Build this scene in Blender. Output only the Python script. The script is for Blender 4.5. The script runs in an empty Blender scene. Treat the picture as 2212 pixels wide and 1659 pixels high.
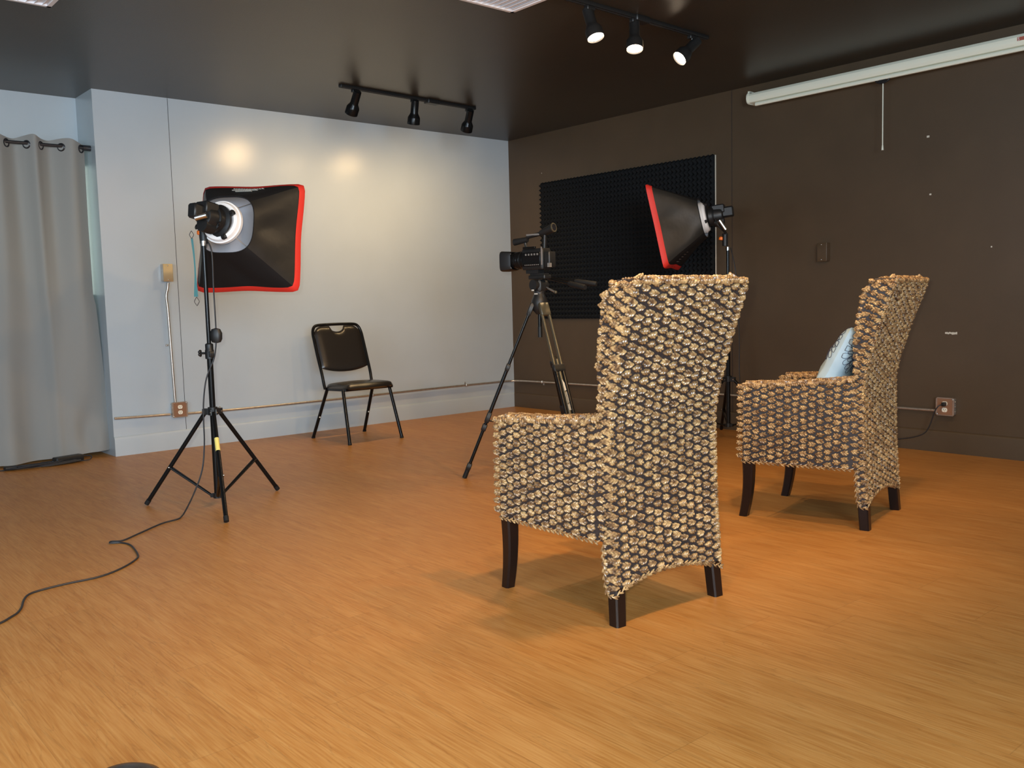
import bpy, math, random
import numpy as np
from mathutils import Vector, Matrix
random.seed(7)
PI = math.pi
C = bpy.context.scene.collection
V = Vector

# ------------------------------------------------------------------ materials
def srgb(r, g, b):
    f = lambda c: (c/255/12.92) if c/255 <= .04045 else ((c/255+.055)/1.055)**2.4
    return (f(r), f(g), f(b), 1)
def mat(name, col, rough=.5, metal=0, spec=.5, noise=0, nscale=20, bump=0, bscale=100, coat=0, emit=None, estr=0, trans=0, sheen=0):
    m = bpy.data.materials.new(name); m.use_nodes = True
    nt = m.node_tree; b = nt.nodes['Principled BSDF']
    b.inputs['Base Color'].default_value = col
    b.inputs['Roughness'].default_value = rough
    b.inputs['Metallic'].default_value = metal
    b.inputs['Specular IOR Level'].default_value = spec
    b.inputs['Coat Weight'].default_value = coat
    b.inputs['Sheen Weight'].default_value = sheen
    if emit: b.inputs['Emission Color'].default_value = emit; b.inputs['Emission Strength'].default_value = estr
    if noise or bump:
        tc = nt.nodes.new('ShaderNodeTexCoord')
    if noise:
        n = nt.nodes.new('ShaderNodeTexNoise'); n.inputs['Scale'].default_value = nscale; n.inputs['Detail'].default_value = 4
        nt.links.new(tc.outputs['Object'], n.inputs['Vector'])
        r = nt.nodes.new('ShaderNodeMapRange'); r.inputs['From Min'].default_value = .3; r.inputs['From Max'].default_value = .7
        r.inputs['To Min'].default_value = 1-noise; r.inputs['To Max'].default_value = 1+noise
        nt.links.new(n.outputs['Fac'], r.inputs['Value'])
        mx = nt.nodes.new('ShaderNodeVectorMath'); mx.operation = 'SCALE'
        mx.inputs[0].default_value = col[:3]; nt.links.new(r.outputs['Result'], mx.inputs['Scale'])
        nt.links.new(mx.outputs['Vector'], b.inputs['Base Color'])
    if bump:
        n2 = nt.nodes.new('ShaderNodeTexNoise'); n2.inputs['Scale'].default_value = bscale; n2.inputs['Detail'].default_value = 3
        nt.links.new(tc.outputs['Object'], n2.inputs['Vector'])
        bp = nt.nodes.new('ShaderNodeBump'); bp.inputs['Strength'].default_value = bump; bp.inputs['Distance'].default_value = .004
        nt.links.new(n2.outputs['Fac'], bp.inputs['Height']); nt.links.new(bp.outputs['Normal'], b.inputs['Normal'])
    return m

def floor_mat():
    m = bpy.data.materials.new('wood_laminate'); m.use_nodes = True
    nt = m.node_tree; N = nt.nodes; L = nt.links; b = N['Principled BSDF']
    tc = N.new('ShaderNodeTexCoord'); sp = N.new('ShaderNodeSeparateXYZ'); L.new(tc.outputs['Object'], sp.inputs[0])
    def M(op, a, c=None):
        n = N.new('ShaderNodeMath'); n.operation = op
        for i, q in enumerate((a, c)):
            if q is None: continue
            if isinstance(q, (int, float)): n.inputs[i].default_value = q
            else: L.new(q, n.inputs[i])
        return n.outputs[0]
    W, LN = .193, 1.28
    px = M('DIVIDE', sp.outputs['X'], W); ix = M('FLOOR', px); fx = M('FRACT', px)
    wn = N.new('ShaderNodeTexWhiteNoise'); wn.noise_dimensions = '1D'; L.new(ix, wn.inputs['W'])
    py = M('ADD', M('DIVIDE', sp.outputs['Y'], LN), M('MULTIPLY', wn.outputs['Value'], 5.0)); iy = M('FLOOR', py); fy = M('FRACT', py)
    wn2 = N.new('ShaderNodeTexWhiteNoise'); wn2.noise_dimensions = '2D'
    cv = N.new('ShaderNodeCombineXYZ'); L.new(ix, cv.inputs[0]); L.new(iy, cv.inputs[1]); L.new(cv.outputs[0], wn2.inputs['Vector'])
    # grain coordinates: stretched along the plank, shifted per plank, warped
    sh = N.new('ShaderNodeCombineXYZ')
    L.new(M('ADD', M('MULTIPLY', sp.outputs['X'], 9.0), M('MULTIPLY', wn2.outputs['Value'], 40)), sh.inputs[0])
    L.new(M('ADD', M('MULTIPLY', sp.outputs['Y'], .9), M('MULTIPLY', wn2.outputs['Value'], 17)), sh.inputs[1])
    g1 = N.new('ShaderNodeTexNoise'); g1.inputs['Scale'].default_value = 2.2; g1.inputs['Detail'].default_value = 6; g1.inputs['Distortion'].default_value = 1.6
    L.new(sh.outputs[0], g1.inputs['Vector'])
    sh2 = N.new('ShaderNodeCombineXYZ'); L.new(M('MULTIPLY', sp.outputs['X'], 60.0), sh2.inputs[0]); L.new(M('MULTIPLY', sp.outputs['Y'], 2.2), sh2.inputs[1])
    g2 = N.new('ShaderNodeTexNoise'); g2.inputs['Scale'].default_value = 3.0; g2.inputs['Detail'].default_value = 5; L.new(sh2.outputs[0], g2.inputs['Vector'])
    cr = N.new('ShaderNodeValToRGB'); e = cr.color_ramp.elements
    e[0].position = .28; e[0].color = (.36, .133, .026, 1)
    e[1].position = .74; e[1].color = (.55, .275, .082, 1)
    q = e.new(.44); q.color = (.44, .182, .040, 1); q = e.new(.56); q.color = (.495, .225, .058, 1)
    L.new(M('ADD', M('MULTIPLY', g1.outputs['Fac'], .40), M('MULTIPLY', g2.outputs['Fac'], .60)), cr.inputs['Fac'])
    # darker veins
    vn = N.new('ShaderNodeTexNoise'); vn.inputs['Scale'].default_value = 3.1; vn.inputs['Detail'].default_value = 3; vn.inputs['Distortion'].default_value = 1.0
    L.new(sh.outputs[0], vn.inputs['Vector'])
    vv = M('ABSOLUTE', M('SUBTRACT', vn.outputs['Fac'], .5))
    vein = N.new('ShaderNodeMapRange'); vein.inputs['From Min'].default_value = 0; vein.inputs['From Max'].default_value = .022
    vein.inputs['To Min'].default_value = .86; vein.inputs['To Max'].default_value = 1; L.new(vv, vein.inputs['Value'])
    # seams
    sx = M('MINIMUM', fx, M('SUBTRACT', 1.0, fx)); sy = M('MINIMUM', fy, M('SUBTRACT', 1.0, fy))
    s1 = M('GREATER_THAN', sx, .006); s2 = M('GREATER_THAN', sy, .0011)
    seam = M('ADD', M('MULTIPLY', M('MULTIPLY', s1, s2), .16), .84)
    tone = M('ADD', M('MULTIPLY', wn2.outputs['Value'], .07), .965)
    tot = M('MULTIPLY', M('MULTIPLY', seam, tone), vein.outputs['Result'])
    sc = N.new('ShaderNodeVectorMath'); sc.operation = 'SCALE'; L.new(cr.outputs['Color'], sc.inputs[0]); L.new(tot, sc.inputs['Scale'])
    L.new(sc.outputs['Vector'], b.inputs['Base Color'])
    b.inputs['Roughness'].default_value = .42; b.inputs['Specular IOR Level'].default_value = .4
    return m

def bead_mat():
    m = mat('water_hyacinth', (.42, .24, .10, 1), .30, spec=.8)
    nt = m.node_tree; N = nt.nodes; L = nt.links; b = N['Principled BSDF']
    tc = N.new('ShaderNodeTexCoord')
    n = N.new('ShaderNodeTexNoise'); n.inputs['Scale'].default_value = 55; n.inputs['Detail'].default_value = 1; L.new(tc.outputs['Object'], n.inputs['Vector'])
    cr = N.new('ShaderNodeValToRGB'); e = cr.color_ramp.elements
    e[0].position = .32; e[0].color = (.11, .058, .028, 1); e[1].position = .68; e[1].color = (.50, .32, .142, 1)
    q = e.new(.48); q.color = (.27, .155, .068, 1)
    L.new(n.outputs['Fac'], cr.inputs['Fac']); L.new(cr.outputs['Color'], b.inputs['Base Color'])
    mp = N.new('ShaderNodeMapping'); mp.inputs['Scale'].default_value = (1, 1, 4); L.new(tc.outputs['Object'], mp.inputs['Vector'])
    n2 = N.new('ShaderNodeTexNoise'); n2.inputs['Scale'].default_value = 260; L.new(mp.outputs['Vector'], n2.inputs['Vector'])
    bp = N.new('ShaderNodeBump'); bp.inputs['Strength'].default_value = .15; bp.inputs['Distance'].default_value = .001
    L.new(n2.outputs['Fac'], bp.inputs['Height']); L.new(bp.outputs['Normal'], b.inputs['Normal'])
    return m

def cloth_mat(name, col, scale=900, translucent=0):
    m = mat(name, col, .85, spec=.2, sheen=.2)
    nt = m.node_tree; N = nt.nodes; L = nt.links; b = N['Principled BSDF']
    tc = N.new('ShaderNodeTexCoord')
    w = N.new('ShaderNodeTexNoise'); w.inputs['Scale'].default_value = scale; L.new(tc.outputs['Object'], w.inputs['Vector'])
    bp = N.new('ShaderNodeBump'); bp.inputs['Strength'].default_value = .2; bp.inputs['Distance'].default_value = .001
    L.new(w.outputs['Fac'], bp.inputs['Height']); L.new(bp.outputs['Normal'], b.inputs['Normal'])
    if translucent:
        tr = N.new('ShaderNodeBsdfTranslucent'); tr.inputs['Color'].default_value = col
        mx = N.new('ShaderNodeMixShader'); mx.inputs['Fac'].default_value = translucent
        L.new(b.outputs[0], mx.inputs[1]); L.new(tr.outputs[0], mx.inputs[2]); L.new(mx.outputs[0], N['Material Output'].inputs['Surface'])
    return m

M = dict(
 floor=floor_mat(),
 grey=mat('grey_wall_paint', (.455, .505, .535, 1), .25, spec=.5, noise=.02, nscale=3, bump=.10, bscale=260),
 brown=mat('brown_wall_paint', (.074, .047, .025, 1), .45, spec=.45, noise=.06, nscale=4, bump=.2, bscale=220),
 ceil=mat('dark_brown_ceiling_paint', (.044, .035, .024, 1), .36, spec=.5, noise=.08, nscale=3, bump=.15, bscale=160),
 white=mat('white_enamel', (.80, .79, .64, 1), .4),
 vent=mat('white_vent_metal', (.80, .78, .80, 1), .45),
 black=mat('black_anodised', (.006, .006, .006, 1), .24, spec=.22),
 blackm=mat('matte_black_plastic', (.011, .011, .011, 1), .45, spec=.4),
 rubber=mat('black_rubber', (.010, .010, .010, 1), .6, spec=.3),
 chrome=mat('chrome', (.75, .74, .70, 1), .22, metal=1),
 gold_sheen=mat('gold_sheen_metal', (.085, .074, .048, 1), .32, metal=.35),  # black tripod tubes with their brown-gold highlights put into the colour
 steel=mat('galvanised_steel', (.55, .50, .44, 1), .35, metal=.85, noise=.12, nscale=40),
 floor_tint=mat('floor_tint_plate', (.36, .20, .12, 1), .35, metal=.5),  # metal plate with the floor's brown reflection put into its colour
 goldp=mat('brass_coloured_plate', (.55, .47, .30, 1), .4, metal=.6),
 socket=mat('ivory_socket_plastic', (.80, .74, .60, 1), .4),
 dark=mat('dark_slot', (.01, .01, .01, 1), .8),
 vinyl=mat('black_vinyl', (.016, .013, .011, 1), .27, spec=.6, bump=.1, bscale=300),
 legw=mat('espresso_leg_lacquer', (.010, .005, .004, 1), .28, spec=.35),
 bead=bead_mat(),
 core=mat('dark_weave_core', (.028, .020, .019, 1), .55, noise=.3, nscale=120),
 red=mat('red_nylon', (.70, .030, .018, 1), .6),
 nylon=mat('black_nylon', (.018, .016, .013, 1), .42, spec=.45, bump=.9, bscale=9),
 nylon_matte=mat('black_matte_nylon', (.010, .009, .009, 1), .7, spec=.25),
 liner=mat('white_liner_cloth', (.55, .53, .56, 1), .8),
 ring=mat('white_speed_ring', (.78, .76, .74, 1), .45),
 orange=mat('orange_knob', (.85, .17, .01, 1), .4),
 teal=mat('teal_strap', (.04, .16, .17, 1), .7),
 yellow=mat('yellow_label', (.80, .66, .18, 1), .5),
 foam=mat('charcoal_foam', (.013, .014, .015, 1), .95, spec=.1),
 board=mat('white_board_edge', (.75, .70, .58, 1), .6),
 curtain=cloth_mat('taupe_curtain_cloth', (.30, .295, .275, 1), translucent=.12),
 blind=cloth_mat('pale_blind', (.62, .68, .64, 1), translucent=.6),
 rod=mat('dark_rod_metal', (.05, .05, .055, 1), .35, metal=.6),
 silk=mat('silver_blue_silk', (.42, .54, .60, 1), .32, spec=.6, noise=.12, nscale=7, bump=.5, bscale=9),
 ink=mat('navy_print', (.015, .018, .05, 1), .5),
 cable=mat('black_cable', (.022, .022, .024, 1), .45),
 text=mat('pale_print', (.55, .52, .46, 1), .5),
 textg=mat('grey_print', (.16, .15, .14, 1), .5),
 labelred=mat('red_label', (.40, .10, .06, 1), .5),
 lcd=mat('dark_glass', (.01, .01, .012, 1), .08, spec=.8),
 bulb=mat('lit_bulb', (1, 1, 1, 1), .5, emit=(1, .78, .55, 1), estr=22),
 bulbdim=mat('lit_bulb_wall', (1, 1, 1, 1), .5, emit=(1, .60, .24, 1), estr=9),
 day=mat('window_daylight', (.5, .6, .55, 1), .5, emit=(.86, 1, .93, 1), estr=1.5),
 daylight_blue=mat('daylight_blue_trim', (.35, .45, .52, 1), .5),  # recess trim; the blue of daylight below the curtain is put into the colour
 chip=mat('bare_plaster_chip', (.6, .55, .45, 1), .8),
)

# ------------------------------------------------------------------ mesh builder
class MB:
    def __init__(s): s.v = []; s.f = []; s.m = []; s.mats = []
    def mi(s, m):
        if m not in s.mats: s.mats.append(m)
        return s.mats.index(m)
    def add(s, vs, fs, m):
        o = len(s.v); k = s.mi(m)
        s.v += [tuple(x) for x in vs]
        for f in fs: s.f.append([i+o for i in f]); s.m.append(k)
        return s
    def box(s, a, b, m, T=None, bev=0):
        (x0, y0, z0), (x1, y1, z1) = a, b
        x0, x1 = sorted((x0, x1)); y0, y1 = sorted((y0, y1)); z0, z1 = sorted((z0, z1))
        if bev <= 0:
            vs = [(x, y, z) for z in (z0, z1) for (x, y) in ((x0, y0), (x1, y0), (x1, y1), (x0, y1))]
            fs = [(3, 2, 1, 0), (4, 5, 6, 7), (0, 1, 5, 4), (1, 2, 6, 5), (2, 3, 7, 6), (3, 0, 4, 7)]
        else:
            bev = min(bev, (x1-x0)/2.01, (y1-y0)/2.01, (z1-z0)/2.01)
            def ring(z, i):
                X0, X1, Y0, Y1 = x0+i, x1-i, y0+i, y1-i; c = bev*.999-i if i < bev else 0
                c = bev-i
                return [(X0+c, Y0, z), (X1-c, Y0, z), (X1, Y0+c, z), (X1, Y1-c, z), (X1-c, Y1, z), (X0+c, Y1, z), (X0, Y1-c, z), (X0, Y0+c, z)]
            vs = ring(z0, bev*.7)+ring(z0+bev, 0)+ring(z1-bev, 0)+ring(z1, bev*.7)
            fs = [tuple(range(7, -1, -1)), tuple(range(24, 32))]
            for r in range(3):
                for i in range(8): j = (i+1) % 8; fs.append((r*8+i, r*8+j, r*8+8+j, r*8+8+i))
        if T: vs = [T @ V(p) for p in vs]
        return s.add(vs, fs, m)
    def tube(s, path, r, m, n=10, closed=False, caps=True, flat=1.0):
        P = [V(p) for p in path]; R = r if isinstance(r, (list, tuple)) else [r]*len(P)
        vs = []; fs = []; up = None
        for i, p in enumerate(P):
            if closed: t = (P[(i+1) % len(P)]-P[i-1])
            else: t = (P[min(i+1, len(P)-1)]-P[max(i-1, 0)])
            t = t.normalized() if t.length > 1e-9 else V((0, 0, 1))
            if up is None: up = V((0, 0, 1)) if abs(t.z) < .9 else V((1, 0, 0))
            a = t.cross(up)
            if a.length < 1e-5: a = t.cross(V((0, 1, 0)))
            a.normalize(); b = a.cross(t).normalized(); up = b
            for k in range(n):
                th = 2*PI*k/n; vs.append(p+a*math.cos(th)*R[i]+b*math.sin(th)*R[i]*flat)
        L = len(P)
        for i in range(L if closed else L-1):
            j = (i+1) % L
            for k in range(n): q = (k+1) % n; fs.append((i*n+k, i*n+q, j*n+q, j*n+k))
        if caps and not closed: fs.append(tuple(range(n-1, -1, -1))); fs.append(tuple((L-1)*n+k for k in range(n)))
        return s.add(vs, fs, m)
    def lathe(s, prof, m, n=24, T=None, caps=True):
        vs = [(r*math.cos(2*PI*k/n), r*math.sin(2*PI*k/n), z) for r, z in prof for k in range(n)]
        if T: vs = [T @ V(p) for p in vs]
        L = len(prof); fs = [(i*n+k, i*n+(k+1) % n, (i+1)*n+(k+1) % n, (i+1)*n+k) for i in range(L-1) for k in range(n)]
        if caps: fs.append(tuple(range(n-1, -1, -1))); fs.append(tuple((L-1)*n+k for k in range(n)))
        return s.add(vs, fs, m)
    def cyl(s, a, b, r, m, n=16): return s.tube([a, b], r, m, n)
    def ball(s, c, r, m, n=10, k=6):
        r = r if isinstance(r, (tuple, list)) else (r, r, r); vs = []; 
        for i in range(k+1):
            ph = PI*i/k
            for j in range(n): th = 2*PI*j/n; vs.append((c[0]+r[0]*math.sin(ph)*math.cos(th), c[1]+r[1]*math.sin(ph)*math.sin(th), c[2]-r[2]*math.cos(ph)))
        fs = [(i*n+j, i*n+(j+1) % n, (i+1)*n+(j+1) % n, (i+1)*n+j) for i in range(k) for j in range(n)]
        return s.add(vs, fs, m)
    def grid(s, rows, m, wrapu=False, flip=False):
        a = len(rows); b = len(rows[0]); vs = [p for r in rows for p in r]; fs = []
        for i in range(a-1):
            for j in range(b if wrapu else b-1):
                q = (j+1) % b; f = (i*b+j, i*b+q, (i+1)*b+q, (i+1)*b+j); fs.append(f[::-1] if flip else f)
        return s.add(vs, fs, m)
    def prism(s, poly, d, m, T=None):
        n = len(poly); vs = [(x, y, 0) for x, y in poly]+[(x, y, d) for x, y in poly]
        if T: vs = [T @ V(p) for p in vs]
        fs = [tuple(range(n-1, -1, -1)), tuple(range(n, 2*n))]+[(i, (i+1) % n, n+(i+1) % n, n+i) for i in range(n)]
        return s.add(vs, fs, m)
    def build(s, name, parent=None, angle=38, label=None, extra=None):
        me = bpy.data.meshes.new(name)
        if extra is None:
            me.from_pydata(s.v, [], s.f); mi = s.m
        else:   # extra = (verts ndarray, quads ndarray, material)
            ev, ef, em = extra; k = s.mi(em); n0 = len(s.v)
            allv = np.concatenate([np.array(s.v, float).reshape(-1, 3), ev])
            loops = [i for f in s.f for i in f]; tot = [len(f) for f in s.f]
            loops = np.concatenate([np.array(loops, int), (ef+n0).ravel()]); tot = np.concatenate([np.array(tot, int), np.full(len(ef), 4)])
            me.vertices.add(len(allv)); me.vertices.foreach_set('co', allv.ravel())
            me.loops.add(len(loops)); me.loops.foreach_set('vertex_index', loops)
            me.polygons.add(len(tot)); me.polygons.foreach_set('loop_start', np.concatenate([[0], np.cumsum(tot)[:-1]]))
            try: me.polygons.foreach_set('loop_total', tot)
            except Exception: pass
            mi = list(s.m)+[k]*len(ef); me.update(calc_edges=True)
        for m in s.mats: me.materials.append(M[m])
        me.polygons.foreach_set('material_index', mi)
        me.polygons.foreach_set('use_smooth', [True]*len(me.polygons))
        me.update(); me.validate()
        me.set_sharp_from_angle(angle=math.radians(angle))
        o = bpy.data.objects.new(name, me); C.objects.link(o)
        if parent: o.parent = parent
        if label: o['label'] = label
        return o

def tag(o, label, cat, group=None):
    o['label'] = label; o['category'] = cat
    if group: o['group'] = group
    return o
def thing(name, label, cat, loc=(0, 0, 0), rz=0, group=None, mw=None):
    o = bpy.data.objects.new(name, None); C.objects.link(o); o.empty_display_size = .1
    if mw is not None: o.matrix_world = mw
    else: o.location = loc; o.rotation_euler = (0, 0, rz)
    return tag(o, label, cat, group)
def struct(o): o['kind'] = 'structure'; return o
def dup(root, loc, rz, label):
    r = root.copy(); C.objects.link(r); r.location = loc; r.rotation_euler = (0, 0, rz); r['label'] = label
    for ch in list(root.children):
        c = ch.copy(); C.objects.link(c); c.parent = r
        for g in ch.children: d = g.copy(); C.objects.link(d); d.parent = c
    return r
def smooth_path(pts, k=6):
    P = [V(p) for p in pts]; out = []
    for i in range(len(P)-1):
        a = P[max(i-1, 0)]; b = P[i]; c = P[i+1]; d = P[min(i+2, len(P)-1)]
        for j in range(k):
            t = j/k; out.append(.5*((2*b)+(c-a)*t+(2*a-5*b+4*c-d)*t*t+(3*b-a-3*c+d)*t**3))
    return out+[P[-1]]
def interp(x, xs, ys): return float(np.interp(x, xs, ys))
def frame(o, z, yup=V((0, 0, 1)), roll=0):
    """matrix at o with local +Z along z, local +Y close to yup"""
    z = V(z).normalized(); x = V(yup).cross(z).normalized(); y = z.cross(x)
    R = Matrix((x, y, z)).transposed().to_4x4() @ Matrix.Rotation(roll, 4, 'Z')
    return Matrix.Translation(V(o)) @ R

# ------------------------------------------------------------------ room shell
H = 2.5; XL = -7.6; YB = -9.0; PX = -3.70; YR = .36
struct(MB().box((XL-.1, YB-.1, -.1), (.1, .5, 0), 'floor').build('floor'))
struct(MB().box((XL-.1, YB-.1, H), (.1, .5, H+.1), 'ceil').build('ceiling'))
struct(MB().box((0, YB, 0), (.1, .5, H), 'brown').build('wall_right'))
struct(MB().box((PX, 0, 0), (0, YR+.1, H), 'grey').build('wall_back'))
w = MB()
WX0, WX1, WZ0, WZ1 = -5.3, -3.705, 1.10, 2.07     # window behind the curtain
w.box((XL, YR, 0), (PX, YR+.1, WZ0), 'grey'); w.box((XL, YR, WZ1), (PX, YR+.1, H), 'grey')
w.box((XL, YR, WZ0), (WX0, YR+.1, WZ1), 'grey')
struct(w.build('wall_recess'))
struct(MB().box((XL-.1, YB, 0), (XL, .5, .9), 'grey').box((XL-.1, YB, 2.2), (XL, .5, H), 'grey').box((XL-.1, YB, .9), (XL, -6.2, 2.2), 'grey').box((XL-.1, -3.6, .9), (XL, .5, 2.2), 'grey').build('wall_left'))
FX0, FX1 = -7.4, -5.0
struct(MB().box((XL, YB-.1, 0), (0, YB, .9), 'grey').box((XL, YB-.1, 2.2), (0, YB, H), 'grey').box((XL, YB-.1, .9), (FX0, YB, 2.2), 'grey').box((FX1, YB-.1, .9), (0, YB, 2.2), 'grey').build('wall_front'))
# window behind the curtain
wn = struct(MB().box((WX0, YR+.05, WZ0), (WX1, YR+.06, WZ1), 'day').build('window_1'))
f = MB()
f.box((WX0, YR+.01, WZ0), (WX1, YR+.05, WZ0+.03), 'daylight_blue').box((WX0, YR+.01, WZ1-.03), (WX1, YR+.05, WZ1), 'daylight_blue')
f.box((-4.5, YR+.01, WZ0+.03), (-4.46, YR+.05, WZ1-.03), 'daylight_blue'); f.build('window_frame', wn)
b = MB()
for i in range(46):
    z = WZ0+.015+i*.0208; b.box((WX0+.01, YR-.035, z), (WX1-.030, YR-.033, z+.0165), 'blind')
b.build('blind', wn)
# side window frame (outside the picture, lets daylight in)
struct(MB().box((FX0, YB-.06, .9), (FX0+.04, YB-.02, 2.2), 'white').box((FX1-.04, YB-.06, .9), (FX1, YB-.02, 2.2), 'white').box((-6.22, YB-.06, .9), (-6.18, YB-.02, 2.2), 'white').build('window_2'))
struct(MB().box((XL-.06, -6.2, .9), (XL-.02, -6.16, 2.2), 'white').box((XL-.06, -3.64, .9), (XL-.02, -3.6, 2.2), 'white').build('window_3'))
# baseboards
def baseboard(name, a, b_, nrm, m):
    a, b_, n = V(a), V(b_), V(nrm); mb = MB(); prof = [(0, 0), (.013, 0), (.013, .118), (.010, .128), (.005, .134), (0, .136)]
    mb.grid([[p+n*d+V((0, 0, z)) for d, z in prof] for p in (a, b_)], m, flip=(b_-a).cross(n).z < 0)
    mb.add([a+n*d+V((0, 0, z)) for d, z in prof], [tuple(range(6))], m)
    return struct(mb.build(name, angle=60))
baseboard('baseboard_back', (PX-.0, 0, 0), (0, 0, 0), (0, -1, 0), 'grey')
baseboard('baseboard_right', (0, 0, 0), (0, YB, 0), (-1, 0, 0), 'brown')
baseboard('baseboard_recess', (XL, YR, 0), (PX, YR, 0), (0, -1, 0), 'daylight_blue')
# panel seams
struct(MB().box((-3.192, -.0012, .13), (-3.189, .001, H-.002), 'rod').build('trim_1'))
struct(MB().box((-.0015, -2.500, .13), (.001, -2.496, H-.002), 'core').build('trim_2'))
# paint chips on the brown wall
ch = MB()
for (y, z, a, c) in ((-3.94, 1.953, .008, .006), (-3.96, 1.6, .006, .005), (-4.326, 1.257, .004, .004), (-.45, 2.15, .003, .004)):
    ch.box((-.001, y-a, z-c), (.001, y+a, z+c), 'chip')
random.seed(3)
for i in range(9):
    y = -4.07-i*.008; ch.box((-.001, y-.004, .741-random.random()*.006), (.001, y+.005, .748+random.random()*.004), 'chip')
struct(ch.build('trim_3'))

# ------------------------------------------------------------------ wicker armchair
def bead_template():
    """short three-strand braid, x along the strand, z up, y outward"""
    lobes = []
    spec = [(-.0118, -.0008, .0062, .0040, 16), (-.0058, .0034, .0092, .0046, -30), (-.0022, -.0036, .0094, .0046, 30),
            (.0040, .0034, .0094, .0047, -32), (.0072, -.0036, .0086, .0044, 30), (.0122, .0012, .0064, .0040, -14)]
    n, k = 8, 6
    V_, F_ = [], []
    for (cx, cz, rx, rz, ang) in spec:
        a = math.radians(ang); o = len(V_)
        for i in range(k+1):
            ph = PI*i/k
            for j in range(n):
                th = 2*PI*j/n; x = -rx*math.cos(ph); y = .0078*math.sin(ph)*math.cos(th); z = rz*math.sin(ph)*math.sin(th)
                V_.append((cx+x*math.cos(a)-z*math.sin(a), y+.0010, cz+x*math.sin(a)+z*math.cos(a)))
        for i in range(k):
            for j in range(n): F_.append((o+i*n+j, o+i*n+(j+1) % n, o+(i+1)*n+(j+1) % n, o+(i+1)*n+j))
    return np.array(V_), np.array(F_)
BT, BF = bead_template()
class Beads:
    def __init__(s): s.v = []; s.n = 0
    def put(s, pos, tan, nrm, sx=1, sz=1, sy=1):
        t = V(tan).normalized(); n = V(nrm).normalized(); u = t.cross(n).normalized(); 
        if u.z < -.3: u = -u
        n = n if True else n
        j = random.uniform(-.10, .10); t2 = (t*math.cos(j)+u*math.sin(j)); u2 = (u*math.cos(j)-t*math.sin(j))
        g = 1+.10*max(0, pos[2]-.45); sx *= g*random.uniform(.90, 1.12); sz *= 1.18*g*random.uniform(.88, 1.12); sy *= random.uniform(.95, 1.25)
        fl = random.choice((-1, 1))
        R = np.array([t2*sx*fl, n*sy, u2*sz]); p = V(pos)+t*random.uniform(-.002, .002)+u*random.uniform(-.0015, .0015)
        s.v.append(BT @ R+np.array(p)); s.n += 1
    def data(s):
        k = len(BT); v = np.concatenate(s.v); f = np.concatenate([BF+i*k for i in range(s.n)]); return (v, f, 'bead')
ZR = [.1, .3, .5, .62, .70, .79, .88, .95, 1.03, 1.08]
VR = [.018, .033, .039, .041, .028, .000, -.026, -.052, -.082, -.098]
ZF = [.1, .25, .5, .66, .8, .9, .98, 1.05, 1.08]
VF = [.046, .06, .066, .070, .070, .060, .042, .014, .000]
vr = lambda z: interp(z, ZR, VR); vf = lambda z: interp(z, ZF, VF)-6*max(0, z-1.03)**2
HU = .247; TOPZ = 1.068
rr = lambda z: 9*max(0, z-1.025)**2
def hu(z): return HU+.014*max(0, min(1, (z-.6)/.45))-rr(z)
def zb(u): return .148-.050*min(1, abs(u)/HU)**2.2
def uside(v): return HU+.036*max(0, v)/.57
def armtop(v): return interp(v, [0, .07, .3, .5, .57], [.662, .655, .632, .622, .618])
def rope(mb_beads, path, out, sc=1.0):
    """braided edging along a path"""
    P = smooth_path(path, 8); L = 0; last = P[0]; step = .011*sc; k = 0
    for i in range(1, len(P)):
        seg = P[i]-P[i-1]; d = seg.length; 
        while L+d >= step:
            t = (step-L)/d; q = P[i-1]+seg*t; P[i-1] = q; seg = P[i]-q; d = seg.length; L = 0; k += 1
            tn = seg.normalized() if d > 1e-6 else V((1, 0, 0)); o = V(out)
            up = tn.cross(o).normalized(); a = .5 if k % 2 else -.5
            mb_beads.append((q+up*(.003 if k % 2 else -.003)*sc, (tn*math.cos(a)+up*math.sin(a)), o, up))
        L += d
def ell_template(n=7, k=5):
    v = []; f = []
    for i in range(k+1):
        ph = PI*i/k
        for j in range(n): th = 2*PI*j/n; v.append((-math.cos(ph), math.sin(ph)*math.cos(th), math.sin(ph)*math.sin(th)))
    for i in range(k):
        for j in range(n): f.append((i*n+j, i*n+(j+1) % n, (i+1)*n+(j+1) % n, (i+1)*n+j))
    return np.array(v), np.array(f)
ET, EF = ell_template()
def rope_data(L):
    vs = []
    for (p, t, o, up) in L:
        o2 = V(t).cross(V(up)); u2 = V(t).cross(o2).normalized(); o2 = o2.normalized()
        R = np.array([V(t)*.0125, o2*.0042, u2*.0034]); vs.append(ET @ R+np.array(p))
    return np.concatenate(vs), np.concatenate([EF+i*len(ET) for i in range(len(vs))]), 'bead'
def side_beads(B, v0, v1, sgn, zlo, zhi, start):
    P = .0285
    j = start
    while True:
        off = .010+j*.0375
        if off+.04 > v1 and j > start+16: break
        if off > .62: break
        r = 0
        while True:
            z = .108+r*P+(P/2 if j % 2 else 0); r += 1
            if z > 1.06: break
            if z < zlo(off) or z > zhi(off): continue
            v = vr(z)+off
            if v < v0 or v > v1(z) if callable(v1) else v > v1: continue
            B.put((sgn*(uside(v)+.0005), v, z), (0, 1, 0), (sgn, 0, 0), 1.0, 1.05)
        j += 1
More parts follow.
